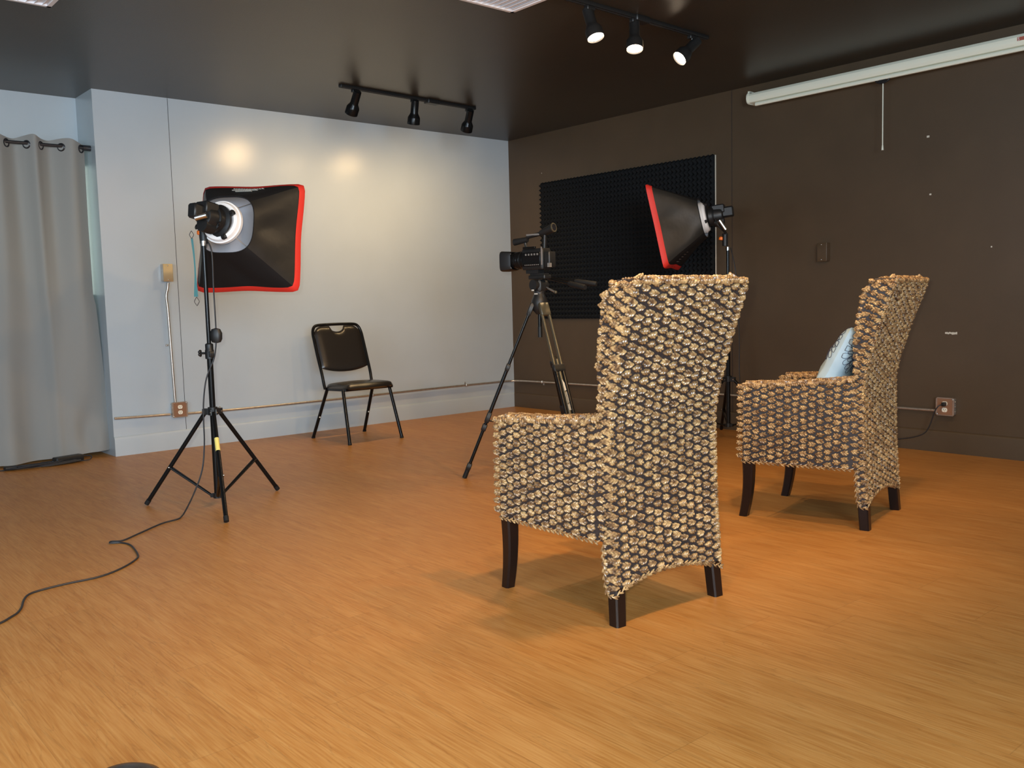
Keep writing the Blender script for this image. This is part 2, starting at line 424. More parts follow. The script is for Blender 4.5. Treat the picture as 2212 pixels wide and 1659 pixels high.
def make_chair(label):
    random.seed(11)
    root = thing('wicker_armchair', label, 'armchair', group='woven wicker armchairs')
    P = .0285
    # ---------- backrest
    mb = MB(); rows = []
    ts = [i/28 for i in range(29)]
    us = [-HU+2*HU*i/16 for i in range(17)]
    def bz(u, t): return zb(u)+(TOPZ-zb(u))*t
    for t in ts:
        row = []
        top = 0 if t < 1 else .012
        for u in us: z = bz(u, t); row.append((u*hu(z)/HU*(1-top*2.5), vr(z)+top*.6, z-top*.3))
        for u in us[::-1]: z = bz(u, t); row.append((u*hu(z)/HU*(1-top*2.5), vf(z)-top*.6, z-top*.3))
        rows.append(row)
    mb.grid(rows, 'core', wrapu=True)
    n = len(us)
    mb.add(rows[-1], [(i, i+1, 2*n-2-i, 2*n-1-i) for i in range(n-1)], 'core')
    mb.add(rows[0], [(2*n-1-i, 2*n-2-i, i+1, i) for i in range(n-1)], 'core')
    B = Beads()
    for k in range(-6, 7):
        u = k*.0380; r = 0
        while True:
            z = .112+r*P+(P/2 if k % 2 else 0); r += 1
            if z > 1.058: break
            if z < zb(u)+.006: continue
            dz = .02; nrm = V((0, -1, (vr(z+dz)-vr(z-dz))/(2*dz)))
            B.put((u*hu(z)/HU, vr(z)-.0005, z), (1, 0, 0), (0, -1, -(vr(z-dz)-vr(z+dz))/(2*dz)*1.0), 1.0, 1.05)
            if z > .46: B.put((u, vf(z)+.0005, z), (1, 0, 0), (0, 1, 0), 1.0, 1.05)
    for sgn in (-1, 1):
        r = 0
        while True:                                              # ridge strands
            z = .108+r*P+P/2; r += 1
            if z > 1.045: break
            B.put((sgn*(hu(z)-.004), vr(z)+.004, z), (1, sgn*1, 0), (sgn, -1, 0), 1.0, 1.0)
        j = 0
        for j in (0, 1, 2):
            off = .030+j*.0345; r = 0
            while True:
                z = .108+r*P+(0 if j % 2 == 0 else P/2); r += 1
                if z > 1.06: break
                v = vr(z)+off
                if v > (vf(z)-.004 if z > .655 or z < .262 else .080): continue
                B.put((sgn*(hu(z)+.0005), v, z), (0, 1, 0), (sgn, 0, 0), 1.0, 1.05)
        r = 0
        while True:                                              # front ridge of the back above the arms
            z = .655+r*P; r += 1
            if z > 1.055: break
            B.put((sgn*(hu(z)-.006), vf(z)-.005, z), (1, -sgn, 0), (sgn, 1, 0), .85, 1.0)
        for z in (.115, .143, .172, .2, .229, .255): B.put((sgn*(HU-.004), vf(z)-.003, z), (1, -sgn, 0), (sgn, 1, 0), .9, 1.1)
    for k in range(-8, 9):                                       # top roll, rounded off at both ends
        u = k*.0300; e = max(0, abs(u)/hu(1.06)-.80)/.2; dz = -.022*e*e
        B.put((u, vr(TOPZ)+.016+(.010 if k % 2 else 0), TOPZ-.002+dz), (1, 0, 0 if abs(k) < 7 else -.5*(1 if k > 0 else -1)), (0, -.15, 1), 1.15, 1.0)
        B.put((u, vf(TOPZ)-.020, TOPZ-.005+dz), (1, 0, 0), (0, .4, 1), 1.1, .95)
        if abs(u) < .235: B.put((u+.010, vr(TOPZ)+.002, TOPZ-.010+dz), (1, 0, 0), (0, -1, .7), 1.1, 1.0)
    for sgn in (-1, 1):
        for q in range(3): B.put((sgn*(hu(1.05)-.014), vr(TOPZ)+.018+q*.022, TOPZ-.022), (0, 1, 0), (sgn, 0, .6), .85, 1.0)
    mb.build('backrest', root, extra=B.data())
    # ---------- arms
    for sgn in (-1, 1):
        mb = MB(); rows = []; TH = .066
        vs_ = [.05+.505*i/20 for i in range(21)]
        for v in vs_:
            zt = armtop(v)-.008; uo = uside(v); ui = uo-TH
            if v > .535: zt -= (v-.535)**2*45
            row = [(sgn*uo, v, .262), (sgn*uo, v, zt-.018), (sgn*(uo-.014), v, zt), (sgn*(ui+.014), v, zt), (sgn*ui, v, zt-.018), (sgn*ui, v, .262)]
            rows.append(row if sgn > 0 else row[::-1])
        mb.grid(rows, 'core', wrapu=True, flip=True)
        mb.add(rows[-1], [(5, 4, 3, 2, 1, 0)], 'core'); mb.add(rows[0], [tuple(range(6))], 'core')
        B = Beads(); j = 0
        while .080+j*.0355 < .56:
            v = .104+j*.0355; r = 0
            while True:
                z = .272+r*P+(P/2 if j % 2 else 0); r += 1
                if z > armtop(v)-.018: break
                B.put((sgn*(uside(v)+.0005), v+(z-.4)*-.02, z), (0, 1, 0), (sgn, .06, 0), .98, 1.05)
                if z > .45: B.put((sgn*(uside(v)-TH-.0005), v, z), (0, 1, 0), (-sgn, 0, 0), .98, 1.05)
            j += 1
        for q in range(4):                                         # arm top
            for i in range(17):
                v = .085+i*.0285+(.014 if q % 2 else 0)
                if v > .548: continue
                dx = (-.003, -.022, -.044, -.063)[q]; nz = ((sgn*.9, 0, 1), (0, 0, 1), (0, 0, 1), (-sgn*.9, 0, 1))[q]
                B.put((sgn*(uside(v)+dx), v, armtop(v)-(.014 if q in (0, 3) else .006)), (0, 1, 0), nz, 1.0, 1.25)
        for q in range(4):                                         # arm front
            r = 0
            while True:
                z = .27+r*P+(P/2 if q % 2 else 0); r += 1
                if z > armtop(.55)-.012: break
                du = (.001, -.022, -.044, -.067)[q]; nn = ((sgn, 1, 0), (0, 1, 0), (0, 1, 0), (-sgn, 1, 0))[q]
                tt = ((sgn, -1, 0), (1, 0, 0), (1, 0, 0), (sgn, 1, 0))[q]
                B.put((sgn*(uside(.55)+(du if q in (1, 2) else -.006 if q == 0 else -.060)), .556 if q in (1, 2) else .547, z), tt, nn, .8 if q in (1, 2) else .62, 1.0)
        mb.build('armrest', root, extra=B.data())
    # ---------- seat
    mb = MB(); mb.box((-.20, .05, .27), (.20, .545, .43), 'core')
    B = Beads()
    for k in range(-5, 6):
        for r in range(6):
            B.put((k*.037, .546, .28+r*P+(P/2 if k % 2 else 0)-.004), (1, 0, 0), (0, 1, 0))
        for r in range(16): B.put((k*.037, .085+r*P+(P/2 if k % 2 else 0), .431), (1, 0, 0), (0, 0, 1))
    mb.build('seat', root, extra=B.data())
    # ---------- braided edging
    L = []
    for sgn in (-1, 1):
        rope(L, [(sgn*(uside(v)+.003), v, .258-.010*math.sin(PI*(v-.07)/.5)*0) for v in (.560, .4, .25, .10, .07)], (sgn, 0, 0))
        rope(L, [(sgn*(HU+.003), .062, .25), (sgn*(HU+.003), .060, .2), (sgn*(HU+.002), .055, .14), (sgn*(HU+.002), .046, .102)], (sgn, 0, 0))
        rope(L, [(sgn*(HU+.002), .046, .100), (sgn*(HU+.003), .02, .098), (sgn*(HU-.004), .014, .098)], (sgn, 0, 0))
        rope(L, [(sgn*(uside(.56)-.0), .562, .258), (sgn*.22, .563, .258), (0, .552, .262)], (0, 1, 0))
    rope(L, [(u, vr(zb(u))-.004, zb(u)-.002) for u in (-.25, -.22, -.17, -.1, -.03, .03, .1, .17, .22, .25)], (0, -1, 0))
    rope(L, [(u, vr(zb(u))+.002, zb(u)-.006) for u in (-.25, -.22, -.17, -.1, -.03, .03, .1, .17, .22, .25)], (0, -1, 0))
    MB().build('edge_braid', root, extra=rope_data(L))
    # ---------- legs
    for sgn in (-1, 1):
        mb = MB(); rows = []
        for i in range(11):
            t = i/10; z = .268*(1-t); c = .536+.026*t*t-.004*math.sin(PI*t); h = .0245-.0055*t; cu = sgn*(.258-.006*t)
            b_ = .006
            q = [(cu-h+b_, c-h), (cu+h-b_, c-h), (cu+h, c-h+b_), (cu+h, c+h-b_), (cu+h-b_, c+h), (cu-h+b_, c+h), (cu-h, c+h-b_), (cu-h, c-h+b_)]
            rows.append([(x, y, z) for x, y in q])
        mb.grid(rows, 'legw', wrapu=True, flip=True); mb.add(rows[-1], [tuple(range(7, -1, -1))], 'legw'); mb.build('leg', root)
        mb = MB(); rows = []
        for i in range(5):
            t = i/4; z = .120*(1-t); c = .036-.010*t; h = .0215-.001*t; cu = sgn*(.2185+.006*t); b_ = .005
            q = [(cu-h+b_, c-h), (cu+h-b_, c-h), (cu+h, c-h+b_), (cu+h, c+h-b_), (cu+h-b_, c+h), (cu-h+b_, c+h), (cu-h, c+h-b_), (cu-h, c-h+b_)]
            rows.append([(x, y, z) for x, y in q])
        mb.grid(rows, 'legw', wrapu=True, flip=True); mb.add(rows[-1], [tuple(range(7, -1, -1))], 'legw'); mb.build('leg', root)
    return root
chairA = make_chair('near woven wicker armchair seen from behind on dark legs, in front of the camera tripod')
chairA.location = (-3.461, -4.731, 0); chairA.rotation_euler = (0, 0, math.radians(-4.5))
chairB = dup(chairA, (-1.867, -4.640, 0), math.radians(11), 'woven wicker armchair at right by the brown wall, blue pillow on its seat')

# pillow on the far chair
def pillow():
    S = .215; D = .062
    mw = Matrix.Translation((-1.867, -4.640, 0)) @ Matrix.Rotation(math.radians(11), 4, 'Z') @ Matrix.Translation((-.02, .190, .672)) @ Matrix.Rotation(math.radians(118), 4, 'X')
    t = thing('pillow', 'silver blue silk pillow with dark flower outline leaning in the right wicker armchair', 'pillow', mw=mw)
    def surf(a, b, side):
        e = max(0, (1-abs(a)**2.6)*(1-abs(b)**2.6))**.42
        pin = 1-.07*(1-abs(a))*abs(b)**2-.0
        pin2 = 1-.07*(1-abs(b))*abs(a)**2
        wr = .004*math.sin(9*a+4*b)+.003*math.sin(13*b-5*a)
        return V((a*S*pin2, b*S*pin, side*(D*e+wr*e)))
    mb = MB(); n = 26
    for side in (1, -1):
        mb.grid([[surf(-1+2*i/n, -1+2*j/n, side) for i in range(n+1)] for j in range(n+1)], 'silk', flip=side < 0)
    fl = mb
    def loop(cx, cy, ang, ln, wd, side):
        pts = []
        for i in range(17):
            th = 2*PI*i/16; x = ln*(1-math.cos(th))/2; y = wd*math.sin(th)*(.4+.6*(1-math.cos(th))/2)
            a = cx+x*math.cos(ang)-y*math.sin(ang); b = cy+x*math.sin(ang)+y*math.cos(ang)
            a = max(-.97, min(.97, a)); b = max(-.97, min(.97, b))
            pts.append(surf(a, b, side)+V((0, 0, side*.0008)))
        fl.tube(pts, .0011, 'ink', 5)
    random.seed(5)
    for side in (1, -1):
        for ring_, (n_, l0, l1, wdt) in enumerate(((18, .25, .52, .075), (14, .14, .38, .06), (11, .04, .25, .05))):
            for k in range(n_):
                a = 2*PI*k/n_+ring_*.2+random.uniform(-.05, .05)
                loop(-.55+l0*.9*math.cos(a), .58+l0*.9*math.sin(a), a, l1-l0+random.uniform(-.03, .03), wdt, side)
        for (cx, cy) in ((.75, -.75), (.62, .62), (-.72, -.45)):
            for k in range(6): loop(cx, cy, k*PI/3, .2, .05, side)
    mb.build('pillow_cover', t, angle=80, label='cover with dark navy flower outline')
pillow()

# ------------------------------------------------------------------ black banquet chair
def metal_chair():
    t = thing('stacking_chair', 'black vinyl padded metal chair standing against the grey wall', 'chair', (-2.112, -.32, 0), 0)
    W2 = .205
    # local: x right, y toward the wall ; seat toward -y
    bf = MB()
    path = []
    for (x, y, z) in [(-W2-.003, -.185, .385), (-W2-.004, -.172, .42), (-W2-.006, -.150, .50), (-W2-.008, -.105, .62), (-W2-.008, -.062, .74), (-W2-.006, -.040, .80), (-W2+.010, -.026, .842), (-W2+.045, -.020, .860), (-.06, -.019, .864)]:
        path.append(V((x, y, z)))
    full = path+[V((-p.x, p.y, p.z)) for p in path[::-1]]
    bf.tube(smooth_path(full, 5), .0115, 'black', 10); bf.build('back_frame', t)
    # back pad with a D-shaped grip opening at the top
    mb = MB(); nx = 32; nz = 30; x0 = -.200; 
    def top(x):
        e = .852-.035*max(0, (abs(x)-.13)/.063)**2.2
        g = .044*math.sqrt(max(0, 1-(x/.062)**2)) if abs(x) < .062 else 0
        return e-g
    def bot(x): return .505+.030*(abs(x)/.193)**2.2
    def yb(z): return interp(z, [.5, .62, .74, .80, .85], [-.148, -.105, -.062, -.042, -.026])
    for side in (1, -1):
        rows = []
        for j in range(nz+1):
            row = []
            for i in range(nx+1):
                x = x0+2*abs(x0)*i/nx; tt = j/nz; z = bot(x)+(top(x)-bot(x))*tt
                e = (max(0, 1-abs(2*tt-1)**8)*max(0, 1-abs(x/.200)**8))**.5
                row.append((x, yb(z)+(-.022 if side > 0 else .010)*e, z))
            rows.append(row)
        mb.grid(rows, 'vinyl', flip=side < 0)
    mb.build('backrest', t, angle=60)
    # seat
    mb = MB(); ys0, ys1 = -.165, -.500
    for side in (1, -1):
        rows = []
        for j in range(21):
            row = []; tt = j/20; y = ys0+(ys1-ys0)*tt
            hw = .212*(1-.10*abs(2*tt-1)**5)*(1 if tt < .5 else 1)
            for i in range(25):
                s = -1+2*i/24; yy = y+.022*(1-s*s)*(-1 if tt > .5 else 0)*((tt-.5)*2)
                e = (max(0, 1-abs(s)**10)*max(0, 1-abs(2*tt-1)**10))**.4
                base = .392+.012*tt
                row.append((s*hw, yy, base+(.034+.012*(1-s*s)*(1-(2*tt-1)**2) if side > 0 else -.014)*e))
            rows.append(row)
        mb.grid(rows, 'vinyl', flip=side > 0)
    mb.build('seat', t, angle=70)
    fr = MB(); fr.tube([(-.198, -.18, .383), (-.198, -.47, .392), (.198, -.47, .392), (.198, -.18, .383)], .010, 'black', 8, closed=True); fr.build('seat_frame', t)
    for s in (-1, 1):
        for (ty, tz, fx, fy) in ((-.20, .383, s*.228, -.005), (-.43, .392, s*.226, -.540)):
            mb = MB(); a = V((s*.200, ty, tz)); bpt = V((fx, fy, .0)); d = (bpt-a)
            mb.tube([a, a+d*.10, bpt+V((0, 0, .004))], .0125, 'black', 10); 
            lg = mb.build('leg', t)
            tip = MB(); tip.tube([a+d*.965, bpt], .0142, 'rubber', 10); tip.build('rubber_tip', lg)
            if fy > -.1: k = a+d*.56; MB().ball((k.x-.002, k.y-.012, k.z), .006, 'socket').build('bumper', lg, label='small white stacking bumper')
    return t
metal_chair()

# ------------------------------------------------------------------ light stands
def light_stand(c, feet, ztop, zspread, zhub, label, adapter=True, ylabel=False):
    t = thing('light_stand', label, 'light stand', (c[0], c[1], 0), 0, 'tripod light stands')
    mb = MB(); mb.cyl((0, 0, zhub), (0, 0, .775), .0150, 'black', 14); mb.build('lower_pole', t)
    mb = MB(); mb.cyl((0, 0, .76), (0, 0, ztop), .0105, 'black', 14); mb.cyl((0, 0, ztop-.012), (0, 0, ztop+.012), .0125, 'chrome', 14); mb.build('upper_pole', t)
    mb = MB(); mb.lathe([(.016, .755), (.022, .757), (.022, .80), (.020, .803), (.020, .83), (.013, .835)], 'blackm', 16); 
    mb.box((-.012, -.03, .765), (.012, .0, .795), 'blackm', bev=.003); cl = mb.build('collar', t)
    kn = MB(); kd = V((-.754, .657, 0)); k0 = kd*.02+V((0, 0, .785))
    kn.cyl(k0, k0+kd*.022, .006, 'blackm', 8)
    for i in range(5): a = 2*PI*i/5; o = V((kd.y, -kd.x, 0))*math.cos(a)*.011+V((0, 0, math.sin(a)*.011)); kn.ball(k0+kd*.028+o, .008, 'blackm', 8, 5)
    kn.build('knob', cl)
    sp = MB(); sp.lathe([(.015, zspread-.022), (.024, zspread-.020), (.024, zspread+.020), (.015, zspread+.022)], 'blackm', 18)
    hb = MB(); hb.lathe([(.010, zhub-.006), (.020, zhub-.004), (.020, zhub+.022), (.012, zhub+.024)], 'blackm', 16)
    for i, (fx, fy) in enumerate(feet):
        d = V((fx-c[0], fy-c[1], 0)); L = d.length; d.normalize(); q = V((-d.y, d.x, 0))
        a = d*.040+V((0, 0, zspread-.006)); f_ = d*L+V((0, 0, .013))
        T = Matrix((d, q, V((0, 0, 1)))).transposed().to_4x4()
        for sgn in (-1, 1): sp.box((.015, sgn*.012-.003, zspread-.018), (.050, sgn*.012+.003, zspread+.012), 'blackm', T)
        for sgn in (-1, 1): hb.box((.012, sgn*.008-.002, zhub), (.034, sgn*.008+.002, zhub+.018), 'blackm', T)
        sp.cyl(d*.042+q*.017+V((0, 0, zspread-.004)), d*.042-q*.017+V((0, 0, zspread-.004)), .004, 'chrome', 8)
        mb = MB(); mb.cyl(a, f_, .0108, 'black', 12); lg = mb.build('leg', t)
        MB().cyl(a+(f_-a)*.965, f_+(f_-a).normalized()*.006, .0125, 'rubber', 12).build('foot_cap', lg)
        m_ = a+(f_-a)*.60; e_ = d*.030+V((0, 0, zhub+.009))
        mb = MB(); mb.cyl(m_+q*.009, e_+q*.004, .0052, 'black', 8); mb.cyl(m_-q*.009, e_-q*.004, .0052, 'black', 8); mb.ball(m_+q*.013, .005, 'chrome', 8, 5)
        mb.build('brace', t)
        if ylabel and i == 1:
            p0 = a+(f_-a)*.25; p1 = a+(f_-a)*.37
            y = MB(); y.cyl(p0, p1, .0116, 'yellow', 14); yl = y.build('label_sticker', lg, label='yellow sticker')
    sp.build('leg_collar', t); hb.build('brace_hub', t)
    if adapter:
        mb = MB(); mb.lathe([(.006, 0), (.022, .004), (.030, .02), (.031, .05), (.022, .07), (.006, .075)], 'blackm', 14, Matrix.Translation((.030, -.022, .835)) @ Matrix.Scale(.65, 4, V((.657, .754, 0))))
        mb.build('cord_switch', t)
    return t
cL = (-3.848, -2.076)
light_stand(cL, [(-4.107, -1.792), (-3.978, -2.475), (-3.459, -1.960)], 1.335, .49, .045, 'black tripod light stand with a yellow sticker, in front of the grey wall', True, True)
cR = (-.42, -2.76)
def pol(c, r, a): return (c[0]+r*math.cos(math.radians(a)), c[1]+r*math.sin(math.radians(a)))
light_stand(cR, [pol(cR, .47, 42), pol(cR, .47, 162), pol(cR, .47, 282)], 1.33, .43, .095, 'black tripod light stand beside the brown wall, behind the wicker armchairs', False)

# ------------------------------------------------------------------ softboxes
def softbox(ring, n, roll, label, S=.288, Rr=.135, depth=.28, lamp_dir=None, mount=None, top=True, knob=(0, -.07, -.1), chrome=None, off=(0, 0, 0)):
    """local +Z is where it shines; rear opening at z=0, front at z=depth"""
    mw = frame(ring, n, roll=roll)
    t = thing('softbox_light', label, 'softbox', mw=mw, group='softboxes on light stands')
    inv = mw.inverted()
    def sq(a, R, p):      # superellipse point
        c, s = math.cos(a), math.sin(a); k = (abs(c)**p+abs(s)**p)**(-1/p); return (R*k*c, R*k*s)
    NA = 96
    names = [('side_panel', 'nylon', -PI/4), ('top_panel', 'nylon_matte', PI/4), ('side_panel', 'nylon', 3*PI/4), ('bottom_panel', 'nylon_matte', 5*PI/4)]
    def prof(t_, a):
        # cloth sags inward between the rods
        am = (a+PI/4) % (PI/2)-PI/4; sag = .014*math.sin(PI*min(1, t_))*math.cos(2*am)**2
        xa, ya = sq(a, Rr, 3.2); xb, yb_ = sq(a, S, 22); x = xa+(xb-xa)*t_; y = ya+(yb_-ya)*t_; r = math.hypot(x, y)
        wob = .0035*math.sin(a*7+t_*5)*math.sin(PI*t_)
        s_ = (r-sag+wob)/r
        bow = .009*math.cos(2*am)**2*t_**3        # front edge pulled in between the corners
        s_ -= bow/r
        return V((x*s_, y*s_, depth*t_+.02*(1-t_)*math.cos(2*am)**2*0))
    for nm, mt, a0 in names:
        mb = MB(); rows = []; rows2 = []
        for j in range(15):
            tt = j/14; rows.append([prof(tt, a0+PI/2*i/24) for i in range(25)])
            rows2.append([prof(tt, a0+PI/2*i/24)*1 - V((prof(tt, a0+PI/2*i/24).x, prof(tt, a0+PI/2*i/24).y, 0)).normalized()*.003 for i in range(25)])
        mb.grid(rows, mt); mb.grid(rows2, 'liner', flip=True)
        p_ = mb.build(nm, t, angle=70)
        if nm == 'top_panel' and top:
            tx = MB(); random.seed(9)
            for r in range(3):
                x = -.09+.02*r
                while x < .09-.015*r:
                    w_ = random.uniform(.006, .016)
                    tt = .80-.09*r
                    base = prof(tt, PI/2-x/.27); 
                    tx.box((base.x, base.y+.001, base.z-.008), (base.x+w_, base.y+.003, base.z+.006), 'text'); x += w_+.005
            tx.build('printed_text', p_, label='pale printed lettering')
        if nm == 'bottom_panel' and not top:
            tx = MB(); random.seed(9)
            for i in range(5):
                base = prof(.55+.07*i, -PI/2+.10); tx.box((base.x-.03, base.y-.003, base.z-.008), (base.x+.03, base.y-.001, base.z+.009), 'textg')
            tx.build('printed_text', p_, label='grey printed lettering')
    # red hem
    mb = MB(); ro = []
    for (tt, dr) in ((.90, .0025), (1.0, .004), (1.03, .004), (1.03, -.004), (1.0, -.004)):
        row = []
        for i in range(NA):
            a = 2*PI*i/NA; p_ = prof(min(tt, 1), a); p_.z = depth*tt; r = V((p_.x, p_.y, 0)).normalized(); row.append(p_+r*dr)
        ro.append(row)
    mb.grid(ro, 'red', wrapu=True); mb.build('hem', t, angle=70, label='red cloth hem')
    mb = MB(); row = [prof(1, 2*PI*i/NA)*.985 for i in range(NA)]
    for p_ in row: p_.z = depth*.985
    mb.add(row, [tuple(range(NA))], 'liner'); mb.build('diffuser', t)
    # dark piping at the rear opening
    MB().tube([prof(0, 2*PI*i/64) for i in range(64)], .003, 'nylon_matte', 6, closed=True).build('rear_piping', t)
    # speed ring with rods
    mb = MB(); prof_ring = [(r_q*1.22, z_q) for r_q, z_q in [(.058, -.030), (.066, -.034), (.078, -.030), (.084, -.014), (.089, -.012), (.090, .006), (.086, .012), (.070, .010), (.060, .004), (.058, -.030)]]
    OF = V(off); mb.lathe(prof_ring, 'ring', 40, Matrix.Translation(OF), caps=False); rg = mb.build('speed_ring', t, angle=30, label='white metal speed ring')
    mb = MB()
    for k in range(4):
        a = PI/4+k*PI/2; p1 = prof(1, a)*.97; mb.cyl(OF+V((.102*math.cos(a), .102*math.sin(a), 0)), p1, .0022, 'steel', 6)
    mb.build('rod', rg)
    # lamp head, axis L through the ring
    Ld = (inv.to_3x3() @ V(lamp_dir)).normalized()
    T = frame(OF+V((0, 0, -.022)), -Ld, V((0, 1, .01))) @ Matrix.Diagonal((1.22, 1.22, .80, 1))
    lh = MB()
    lh.lathe([(.030, -.004), (.058, 0), (.066, .004), (.067, .020), (.060, .026), (.052, .030), (.050, .060), (.052, .064), (.052, .070), (.045, .074), (.043, .125), (.040, .140), (.030, .150)], 'blackm', 28, T)
    lh.box((-.030, .010, .06), (.034, .058, .165), 'blackm', T, .006)
    lh.box((-.024, -.018, .14), (.020, .040, .235), 'blackm', T, .008)
    lh.lathe([(.0285, .07), (.0285, .15), (.020, .152)], 'blackm', 16, T @ Matrix.Translation((0, -.035, 0)))
    hd = lh.build('lamp_head', t, label='black lamp head')
    for k in range(4):
        cp = MB(); a = k*PI/2+.4; Q = T @ Matrix.Rotation(a, 4, 'Z'); cp.box((.058, -.010, -.004), (.082, .010, .016), 'blackm', Q, .002); cp.box((.070, -.006, -.012), (.080, .006, .024), 'blackm', Q); cp.build('clamp_lug', hd)
    ch_ = MB(); kn0, kn1 = (inv @ V(chrome[0]), inv @ V(chrome[1])) if chrome else (T @ V((-.045, -.012, .15)), T @ V((-.035, -.030, .205))); ch_.cyl(kn0, kn1, .0145, 'chrome', 14); ch_.build('chrome_knob', hd, label='chrome tightening knob')
    og = MB(); og.lathe([(.006, 0), (.016, .006), (.017, .022), (.010, .026)], 'orange', 12, Matrix.Translation(inv @ V(mount)+V(knob)) @ Matrix.Rotation(1.2, 4, 'X')); og.build('orange_knob', hd, label='orange tilt knob')
    # yoke down to the stand
    mk = inv @ V(mount); yk = MB(); dn = (inv.to_3x3() @ V((0, 0, -1)))
    pc = T @ V((0, -.02, .085)); sx = T.to_3x3() @ V((1, 0, 0))
    for s in (-1, 1): yk.tube(smooth_path([pc+sx*s*.052, pc+sx*s*.062+(mk-pc)*.35, mk+sx*s*.030-dn*.045, mk-dn*.025], 4), .0065, 'blackm', 8)
    yk.cyl(mk-dn*.035, mk+dn*.050, .019, 'blackm', 14); yk.build('yoke', t)
    return t, mw
azL = math.radians(51.08); pt = math.radians(-11.58)
nL = V((math.sin(azL)*math.cos(pt), math.cos(azL)*math.cos(pt), math.sin(pt)))
softbox(V((-3.5401, -1.9562, 1.3761))-nL*.262, nL, math.radians(1.2), 'red-edged black softbox seen from behind, on the stand in front of the grey wall', depth=.262, Rr=.146, off=(.014, .004, -.02), lamp_dir=V((.223, .091, -.040)), mount=(-3.842, -2.066, 1.385), knob=(.02, .02, .0), chrome=((-3.935, -2.205, 1.446), (-3.893, -2.240, 1.459)))
azR = math.radians(-28.6); pR = math.radians(-12)
nR = V((math.sin(azR)*math.cos(pR), math.cos(azR)*math.cos(pR), math.sin(pR)))
sbR, _ = softbox((-.505, -2.615, 1.548), nR, math.radians(0), 'red-edged black softbox seen from the side, in front of the dark foam panel', lamp_dir=V((-.470, .862, -.10)), mount=(-.430, -2.745, 1.400), top=False, knob=(.0, .02, .02), chrome=((-.512, -2.760, 1.520), (-.490, -2.795, 1.455)))
# strap hanging from the left fixture
st = thing('safety_strap', 'teal safety strap with a wire hook hanging from the left softbox', 'strap', (-3.90, -2.06, 1.38))
mb = MB(); rows = []
for i in range(20):
    t_ = i/19; z = -.02-.29*t_; tw = .7+1.6*math.sin(t_*3); wd = .0055+.006*t_; x = .004*math.sin(t_*4)-.0; 
    rows.append([(x-wd*.754*math.cos(tw*.5), .657*wd*math.cos(tw*.5)-.02*t_, z), (x+wd*.754*math.cos(tw*.5), -.657*wd*math.cos(tw*.5)-.02*t_, z)])
mb.grid(rows, 'teal'); mb.grid([[V(p)+V((.001, .001, 0)) for p in r] for r in rows], 'teal', flip=True); mb.build('webbing', st)
def hook(zc, s, name, yy):
    pts = [V((s*a*.754, -s*a*.657+yy, zc+b*s)) for a, b in ((0, 1.6), (.6, .6), (.8, 0), (.3, -.9), (0, -1.3), (-.3, -.9), (-.8, 0), (-.6, .6))]
    MB().tube(smooth_path(pts+[pts[0]], 4)[:-1], .0015, 'rod', 6, closed=True).build(name, st)
hook(-.335, .015, 'wire_hook', -.02); hook(-.004, .013, 'wire_hook', 0)

# power cable of the left light, down the pole and over the floor
cab = [(-3.835, -2.045, 1.37), (-3.815, -2.09, 1.30), (-3.818, -2.098, 1.10), (-3.818, -2.10, .92), (-3.822, -2.102, .84), (-3.835, -2.098, .76), (-3.875, -2.085, .66), (-3.893, -2.078, .55), (-3.898, -2.075, .45), (-3.905, -2.085, .33), (-3.93, -2.10, .20), (-3.985, -2.115, .09), (-4.05, -2.16, .02), (-4.085, -2.20, .006), (-4.12, -2.24, .005), (-4.206, -2.271, .005), (-4.353, -2.388, .005), (-4.447, -2.461, .005), (-4.492, -2.453, .008), (-4.500, -2.470, .006), (-4.462, -2.495, .004), (-4.448, -2.57, .004), (-4.478, -2.744, .004), (-4.511, -2.815, .004), (-4.596, -2.902, .004), (-4.693, -2.956, .004), (-4.801, -2.959, .004), (-4.883, -2.969, .004), (-4.942, -2.992, .004), (-4.975, -3.051, .004), (-5.009, -3.154, .004), (-5.052, -3.22, .004), (-5.16, -3.30, .004), (-5.6, -3.5, .004), (-6.4, -3.55, .004)]
tag(MB().tube(smooth_path(cab, 6), .0038, 'cable', 8).build('extension_cord'), 'long black extension cord running from the left light stand across the floor', 'cord', 'loose black cords')

